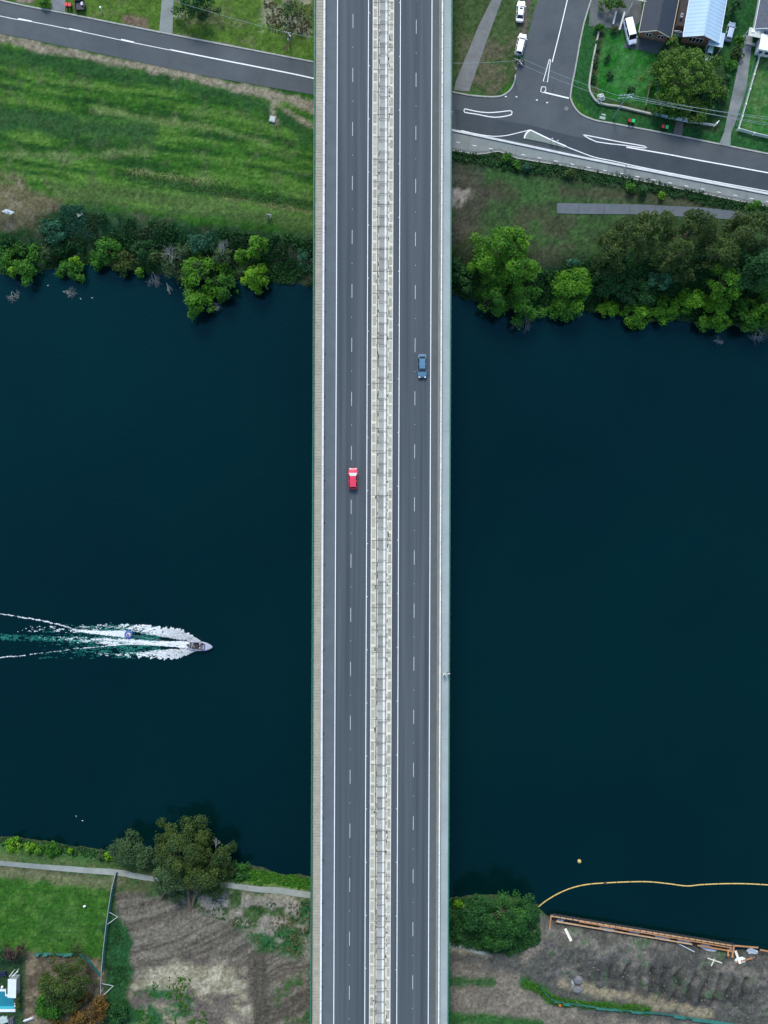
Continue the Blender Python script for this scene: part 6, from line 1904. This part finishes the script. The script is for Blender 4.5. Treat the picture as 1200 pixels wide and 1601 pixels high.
# ------------------------------------------------------------------ works on the south bank
fr = thing('sheet_wall', 'long orange double waler frame along the building site water edge', 'retaining frame', W(861, 1432, 0))
M_or = mat('orange_steel', (.46, .22, .09), (.28, .13, .06), scale=.5, rough=.6)
M_or2 = mat('pale_orange_timber', (.52, .36, .2), (.36, .23, .13), scale=.6, rough=.7)
for (a, b_, z, m_, w) in (((860, 1432), (1147, 1479), 1.3, M_or2, .15), ((866, 1429.6), (1147, 1475.6), 1.0, M_dark, .14), ((905, 1441), (1147, 1482.5), 1.45, M_or, .15), ((869, 1440.5), (1082, 1476.5), 1.25, M_or2, .2), ((1090, 1478), (1143, 1487), 1.25, M_or, .22)):
    A, B_ = W(*a, z), W(*b_, z)
    n = 8
    for i in range(n):
        mb = MB(); mb.bar(A.lerp(B_, i / n), A.lerp(B_, (i + .985) / n), w, .3); mb.build('waler', m_, fr)
for a, b_ in (((861, 1432), (857, 1466)), ((1147, 1479), (1144, 1497)), ((1138, 1484), (1137.5, 1495))):
    mb = MB(); mb.bar(W(*a, 1.3), W(*b_, 1.5), .34, .3); mb.build('end_beam', M_or, fr)
for i in range(30):
    p = W(866 + i * 9.6, 1431 + i * 1.573, 1.5)
    mb = MB(); mb.bar(p + Vector((-.05, .5, 0)), p + Vector((.1, -.95, .05)), .1, .1); mb.build('tie_rod', M_dark, fr)
A, B_ = W(861, 1431, .4), W(1148, 1477.5, .4)
for i in range(60):
    mb = MB(); mb.bar(A.lerp(B_, i / 60), A.lerp(B_, (i + .96) / 60), .16 if i % 2 else .24, 1.7); mb.build('sheet_pile', mat('rusty_sheet', (.10, .07, .05), (.06, .05, .04), scale=2), fr)
for a, b_, lb in (((1148, 1478.5), (1185, 1481.5), 'orange beam lying past the end of the waler frame'), ((1188, 1485), (1212, 1489.5), 'orange beam at the photo edge beyond the waler frame'), ((1141, 1507), (1176, 1498), 'thin orange timber on the rubble by the white sheets')):
    A, B_ = W(*a, 1.6), W(*b_, 1.6); o_ = (A + B_) / 2
    mb = MB(); mb.bar(A - o_, B_ - o_, .28, .2); q = mb.build('loose_beam', M_or); q.location = o_; tag(q, lb, 'beam', 'loose orange beams')
M_sheet = mat('plastic_sheet', (.42, .46, .50), (.25, .29, .33), scale=2.5, rough=.5)


def crumpled(px, py, rx, ry, label, seed, m=M_sheet, name='plastic_sheet', cat='plastic sheet', zt=.25, rz=0.0):
    rng = random.Random(seed); p0 = W(px, py, GS - .4); gz = ground1(p0.x, p0.y) + .25
    mb = MB(); k = K(GS)
    n = 11; rings = []
    for f, z in ((1.0, 0), (.8, zt * .7), (.4, zt)):
        r_ = []
        for i in range(n):
            a = 2 * math.pi * i / n; rr = f * rng.uniform(.65, 1.15)
            v = Vector((math.cos(a) * rx * k * rr, math.sin(a) * ry * k * rr, z * rng.uniform(.6, 1.4))); v.rotate(Euler((0, 0, rz))); r_.append(v)
        rings.append(r_)
    mb.loft(rings); o = mb.build(name, m); o.location = (p0.x, p0.y, gz); tag(o, label, cat)


crumpled(880, 1448, 6, 5, 'pale plastic sheet in the corner of the orange frame', 1)
crumpled(955, 1461, 14, 4, 'crumpled pale sheet under the middle of the orange frame', 2, rz=-.2)
crumpled(998, 1466, 10, 3, 'narrow pale sheet between two larger ones along the frame', 3, rz=-.15)
crumpled(1040, 1474, 16, 4, 'long bluish sheet along the frame toward its far end', 4, rz=-.25)
crumpled(1075, 1480, 12, 4, 'bluish sheet at the far third of the orange frame', 5, rz=-.2)
crumpled(1112, 1490, 16, 5, 'torn grey sheet below the far end of the orange frame', 6, rz=-.3)
crumpled(1160, 1507, 11, 7, 'large white sheet with a white plank on it, on the rubble', 7, mat('white_sheet', (.66, .7, .72), (.45, .5, .52), scale=3))
crumpled(1184, 1497, 12, 5, 'pale blue sheet lying beyond the large white sheet', 8)


def plank(a, b_, w, label, z=None, m=M_wpaint, name='white_plank', group='white planks on the building site', th=.12):
    A, B_ = W(*a, GS), W(*b_, GS)
    A.z = ground1(A.x, A.y) + .35; B_.z = ground1(B_.x, B_.y) + .35
    if z: A.z += z; B_.z += z
    o_ = (A + B_) / 2
    mb = MB(); mb.bar(A - o_, B_ - o_, w, th); q = mb.build(name, m); q.location = o_; tag(q, label, 'plank', group)


M_plank = mat('pale_plank', (.58, .56, .48), (.45, .43, .37), scale=1.5, rough=.8)
plank((886.5, 1459), (893.5, 1473), .62, 'short wide white plank near the corner of the orange frame', m=M_plank)
plank((938, 1461), (956, 1458), .3, 'white plank of the crossed heap, the longest', m=M_plank)
plank((943, 1457), (951, 1464), .25, 'white plank of the crossed heap, lying across', .1, m=M_plank)
plank((1109, 1502.5), (1131, 1509), .22, 'thin white plank of the crossed pair on open rubble', m=M_plank)
plank((1120, 1504), (1112, 1511), .2, 'thin white plank of the crossed pair, the shorter', .1, m=M_plank)
plank((1151.5, 1486.5), (1149.5, 1498), .6, 'thick white post lying by the end of the frame', m=M_plank)
plank((1157, 1496), (1160, 1511), .55, 'thick white plank lying on the large white sheet', .35, m=M_plank)
plank((1098, 1482.5), (1108, 1484.5), .5, 'short pale block lying against the orange frame', m=M_plank)
plank((1065, 1484), (1090, 1494.5), .2, 'thin bluish batten below the bluish sheet', m=M_sheet)


def boulder(px, py, r_, label, seed, m):
    rng = random.Random(seed); p0 = W(px, py, GS); gz = ground1(p0.x, p0.y)
    mb = MB(); k = K(GS); rings = []
    for f, z in ((.85, -.3), (1.0, .2), (.9, .55), (.5, .75)):
        rings.append([Vector((math.cos(2 * math.pi * i / 10) * r_[0] * k * f * rng.uniform(.88, 1.1), math.sin(2 * math.pi * i / 10) * r_[1] * k * f * rng.uniform(.88, 1.1), z * rng.uniform(.85, 1.15))) for i in range(10)])
    mb.loft(rings); q = mb.build('boulder', m); q.location = (p0.x, p0.y, gz); tag(q, label, 'rock', 'grey boulders on the building site')


M_rock = mat('grey_rock', (.17, .175, .18), (.09, .095, .1), scale=2.5, rough=.9, bump=.5)
boulder(903.5, 1531, (7.5, 6.5), 'upper grey boulder of the stacked pair on the site', 1, M_rock)
boulder(902.5, 1546, (9, 5), 'lower flat grey boulder of the stacked pair on the site', 2, M_rock)
boulder(894, 1538, (2.5, 7), 'narrow pale stone standing beside the boulder pair', 3, mat('pale_rock', (.27, .3, .31), (.18, .2, .21), scale=2))
boulder(938, 1537, (9, 4), 'dark rubble mound right of the boulder pair', 4, mat('dark_rubble', (.07, .07, .068), (.04, .04, .04), scale=3))
rng = random.Random(9); mb = MB()
for i in range(320):
    p = W(rng.uniform(860, 1215), 0, GS); px_ = rng.uniform(860, 1215); py_ = rng.uniform(1448 + (px_ - 860) * .165, 1592)
    p = W(px_, py_, GS); s = rng.uniform(.08, .24); mb.box((p.x, p.y, ground1(p.x, p.y) + rng.uniform(.15, .4)), (s, s * rng.uniform(.5, 1.4), s * .7), rng.random() * 3, Euler((rng.random(), rng.random(), rng.random() * 3)).to_matrix())
tag(mb.build('rubble', mat('pale_rubble', (.2, .2, .19), (.09, .09, .085), scale=.6)), kind='stuff')

M_silt = mat('green_silt_cloth', (.016, .13, .11), (.01, .075, .065), scale=1.2, rough=.7)


def silt_fence(label, pts, h=.7, name='silt_fence'):
    P = dense(spline(WP(pts, GS), 3), 1.6)
    t = thing(name, label, 'fence', P[0])
    first = None
    for i, p in enumerate(P):
        p.z = ground1(p.x, p.y)
        if first is None:
            mb = MB(); mb.box((0, 0, h * .55), (.06, .06, h * 1.3)); first = q = mb.build('stake', M_timber, t)
        else:
            q = first.copy(); col.objects.link(q)
        q.location = p
    r2 = random.Random(int(pts[0][0]))
    for i in range(len(P) - 1):
        a, b_ = P[i], P[i + 1]; off = Vector((0, r2.uniform(-.3, .3), 0))
        mb = MB(); u = Vector((0, 0, h))
        mb.hexa([a + Vector((0, .25, 0)), b_ + Vector((0, .25, 0)), b_ + Vector((0, .28, 0)), a + Vector((0, .28, 0))][::-1], [a + u + off, b_ + u + off, b_ + u + off + Vector((0, .04, 0)), a + u + off + Vector((0, .04, 0))][::-1])
        mb.build('cloth_panel', M_silt, t)


silt_fence('sagging green silt fence along the sandy track of the building site', [(842, 1538), (852, 1552), (866, 1564), (890, 1569), (930, 1574), (970, 1579), (1020, 1584), (1070, 1591), (1140, 1601), (1215, 1612)])
silt_fence('green silt fence curling round the big olive garden tree', [(55, 1492), (75, 1491.5), (100, 1493), (118, 1491.5), (135, 1499), (147, 1512), (158, 1526)])
q = thing('orange_cone', 'small orange red cone by the green silt fence', 'cone', W(874.5, 1570.5, GS))
mb = MB(); mb.tube([(0, 0, .05), (0, 0, .9)], [.3, .06], 10); mb.build('cone', mat('orange_red_plastic', (.75, .14, .07), rough=.5), q, world=False)
mb = MB(); mb.box((0, 0, .03), (.85, .85, .08), .3); mb.build('cone_base', mat('orange_red_plastic', (.75, .14, .07)), q, world=False)

# mesh-clad temporary fence
tf = thing('mesh_fence', 'long temporary fence with green shade cloth and braces beside the lawn', 'fence', W(182, 1362, GS))
FP = dense(WP([(182, 1364), (178, 1385), (172.5, 1420), (169, 1445), (165, 1480), (162, 1516), (161, 1545), (161.5, 1568)], GS), 2.4)
M_shade = mat('green_shade_cloth', (.03, .20, .15), (.015, .11, .09), scale=1.5, rough=.75)
first = None
for p in FP:
    p.z = ground1(p.x, p.y)
    if first is None:
        mb = MB(); mb.tube([(0, 0, 0), (0, 0, 1.85)], .05, 6); first = q = mb.build('post', M_galv, tf)
    else:
        q = first.copy(); col.objects.link(q)
    q.location = p
for i in range(len(FP) - 1):
    a, b_ = FP[i], FP[i + 1]
    if i < len(FP) - 3:
        mb = MB(); mb.bar(a + Vector((.02, 0, .9)), b_ + Vector((.02, 0, .9)), .05, 1.65); mb.build('cloth_panel', M_shade, tf)
    mb = MB(); mb.tube([a + Vector((0, 0, 1.82)), b_ + Vector((0, 0, 1.82))], .045, 5); mb.build('top_rail', M_galv, tf)
for q in ((173, 1422, 184, 1433, 170, 1441), (162, 1533, 177, 1541, 162, 1553)):
    e = W(q[2], q[3], GS); e.z = ground1(e.x, e.y) + .1
    for (x, y) in ((q[0], q[1]), (q[4], q[5])):
        p = W(x, y, GS); mb = MB(); mb.bar(Vector((p.x, p.y, GS + 1.2)), e, .11, .11); mb.build('brace', M_galv, tf)

# pool garden in the south
sh = thing('garden_shed', 'white roofed garden shed between pool and purple tree', 'shed', W(25, 1537, GS), -.02)
mb = MB(); mb.box((0, 0, 1.0), (1.75, 3.9, 2.0)); mb.build('wall', mat('shed_wall', (.3, .33, .33), rough=.8), sh, world=False)
mb = MB(); mb.hexa([Vector(v) for v in ((-.98, -2.1, 2.0), (.98, -2.1, 2.12), (.98, 2.1, 2.12), (-.98, 2.1, 2.0))], [Vector(v) for v in ((-.98, -2.1, 2.08), (.98, -2.1, 2.2), (.98, 2.1, 2.2), (-.98, 2.1, 2.08))]); mb.build('roof', mat('white_metal_roof', (.60, .66, .66), (.5, .56, .56), scale=.6), sh, world=False)
mb = MB(); mb.box((-.3, -1.97, .95), (.8, .06, 1.8)); mb.build('door', M_galv, sh, world=False)
for a, b_ in (((14, 1527), (20, 1519)), ((19, 1526), (28, 1518))):
    mb = MB(); A, B_ = W(*a, GS + 2.0), W(*b_, GS + 2.1); o_ = (A + B_) / 2; mb.bar(A - o_, B_ - o_, .14, .1); q = mb.build('loose_batten', M_wpaint); q.location = o_
    mb = MB(); tag(q, 'white batten leaning at the head of the garden shed' if a[0] > 15 else 'white batten propped behind the garden shed corner', 'batten')
    mb.bar(Vector((0, 0, 0)), Vector((0, 0, -1.9)), .08); mb.build('support', M_wpaint, q, world=False)
pl = thing('swimming_pool', 'teal swimming pool with white coping at the photo edge', 'swimming pool', W(0, 1563, GS))
PO = [(-60, 1549), (8, 1549.5), (8, 1557), (22.5, 1557.5), (22.5, 1577), (-60, 1577)]
mb = MB(); mb.poly([p[:2] for p in WP([(-60, 1545), (9.5, 1546), (9.5, 1554.5), (24, 1555), (24, 1581.5), (-60, 1582)], GS)], GS - .2, GS + .14); mb.build('coping', mat('white_coping', (.62, .66, .64), (.5, .55, .53), scale=.8), pl)
mb = MB(); mb.poly([p[:2] for p in WP(PO, GS)], GS - .2, GS + .145); mb.build('pool_water', mat('pool_water', (.015, .19, .24), (.01, .14, .19), scale=.5, rough=.08, spec=.5), pl)
mb = MB(); mb.poly([p[:2] for p in WP([(-60, 1573), (22, 1572.5), (22, 1576.5), (-60, 1576.5)], GS)], GS + .1, GS + .15); mb.build('pool_ledge', mat('pale_pool_step', (.05, .42, .46), rough=.1), pl)
te = thing('terrace', 'pale stepped garden terrace below the swimming pool', 'terrace', W(10, 1594, GS), .35)
for i, (c, s) in enumerate((((-1.8, .4, .2), (3.2, 1.4, .3)), ((-.3, .2, .3), (1.6, 1.2, .5)), ((-3.2, -.8, .25), (2.6, 1.2, .4)))):
    mb = MB(); mb.box(c, s); mb.build('step', mat('mint_terrace', (.40, .50, .46), (.28, .36, .33), scale=1.2), te, world=False)
for a in (0, .5, 1.0):
    mb = MB(); mb.bar((1.0 + a * .8, .2, .5), (.3 + a * .8, -2.6, .5), .2, 1.0); mb.build('screen_panel', mat('grey_screen', (.12, .12, .15), rough=.6), te, world=False)
so = thing('garden_sofa', 'dark blue garden sofa at the photo edge above the shed lawn', 'sofa', W(3, 1522, GS), .1)
mb = MB(); mb.box((0, 0, .25), (2.2, .9, .4)); mb.build('seat', mat('navy_fabric', (.012, .02, .06), rough=.8), so, world=False)
mb = MB(); mb.box((0, .45, .55), (2.2, .2, .7)); mb.build('backrest', mat('navy_fabric', (.012, .02, .06)), so, world=False)
for s in (-1, 1):
    mb = MB(); mb.box((s * 1.05, 0, .4), (.2, .9, .55)); mb.build('armrest', mat('navy_fabric', (.012, .02, .06)), so, world=False)
q = MB(); q.ball((0, 0, .3), .3, 10, 6); q.tube([(0, 0, 0), (0, 0, .1)], .2, 8); q = q.build('garden_lamp', M_wpaint, None, True); q.location = W(4, 1542, GS); tag(q, 'round white garden lamp on the lawn beside the pool', 'lamp')
q = thing('garden_bench', 'white bench at the foot of the big olive tree', 'bench', W(46, 1592, GS), .35)
mb = MB(); mb.box((0, 0, .42), (2.2, .5, .08)); mb.build('seat', M_wpaint, q, world=False)
mb = MB(); mb.box((0, .25, .7), (2.2, .08, .5)); mb.build('backrest', M_wpaint, q, world=False)
for s in (-1, 1):
    mb = MB(); mb.box((s * .95, 0, .2), (.1, .45, .4)); mb.build('leg', M_wpaint, q, world=False)
q = thing('lawn_sprinkler', 'small white sprinkler standing on the striped south lawn', 'sprinkler', W(133, 1415, GS))
mb = MB(); mb.tube([(0, 0, 0), (0, 0, .5)], .06, 6); mb.build('stem', M_galv, q, world=False)
mb = MB(); mb.box((0, 0, .55), (.55, .4, .12), .4); mb.build('head', M_wpaint, q, world=False)
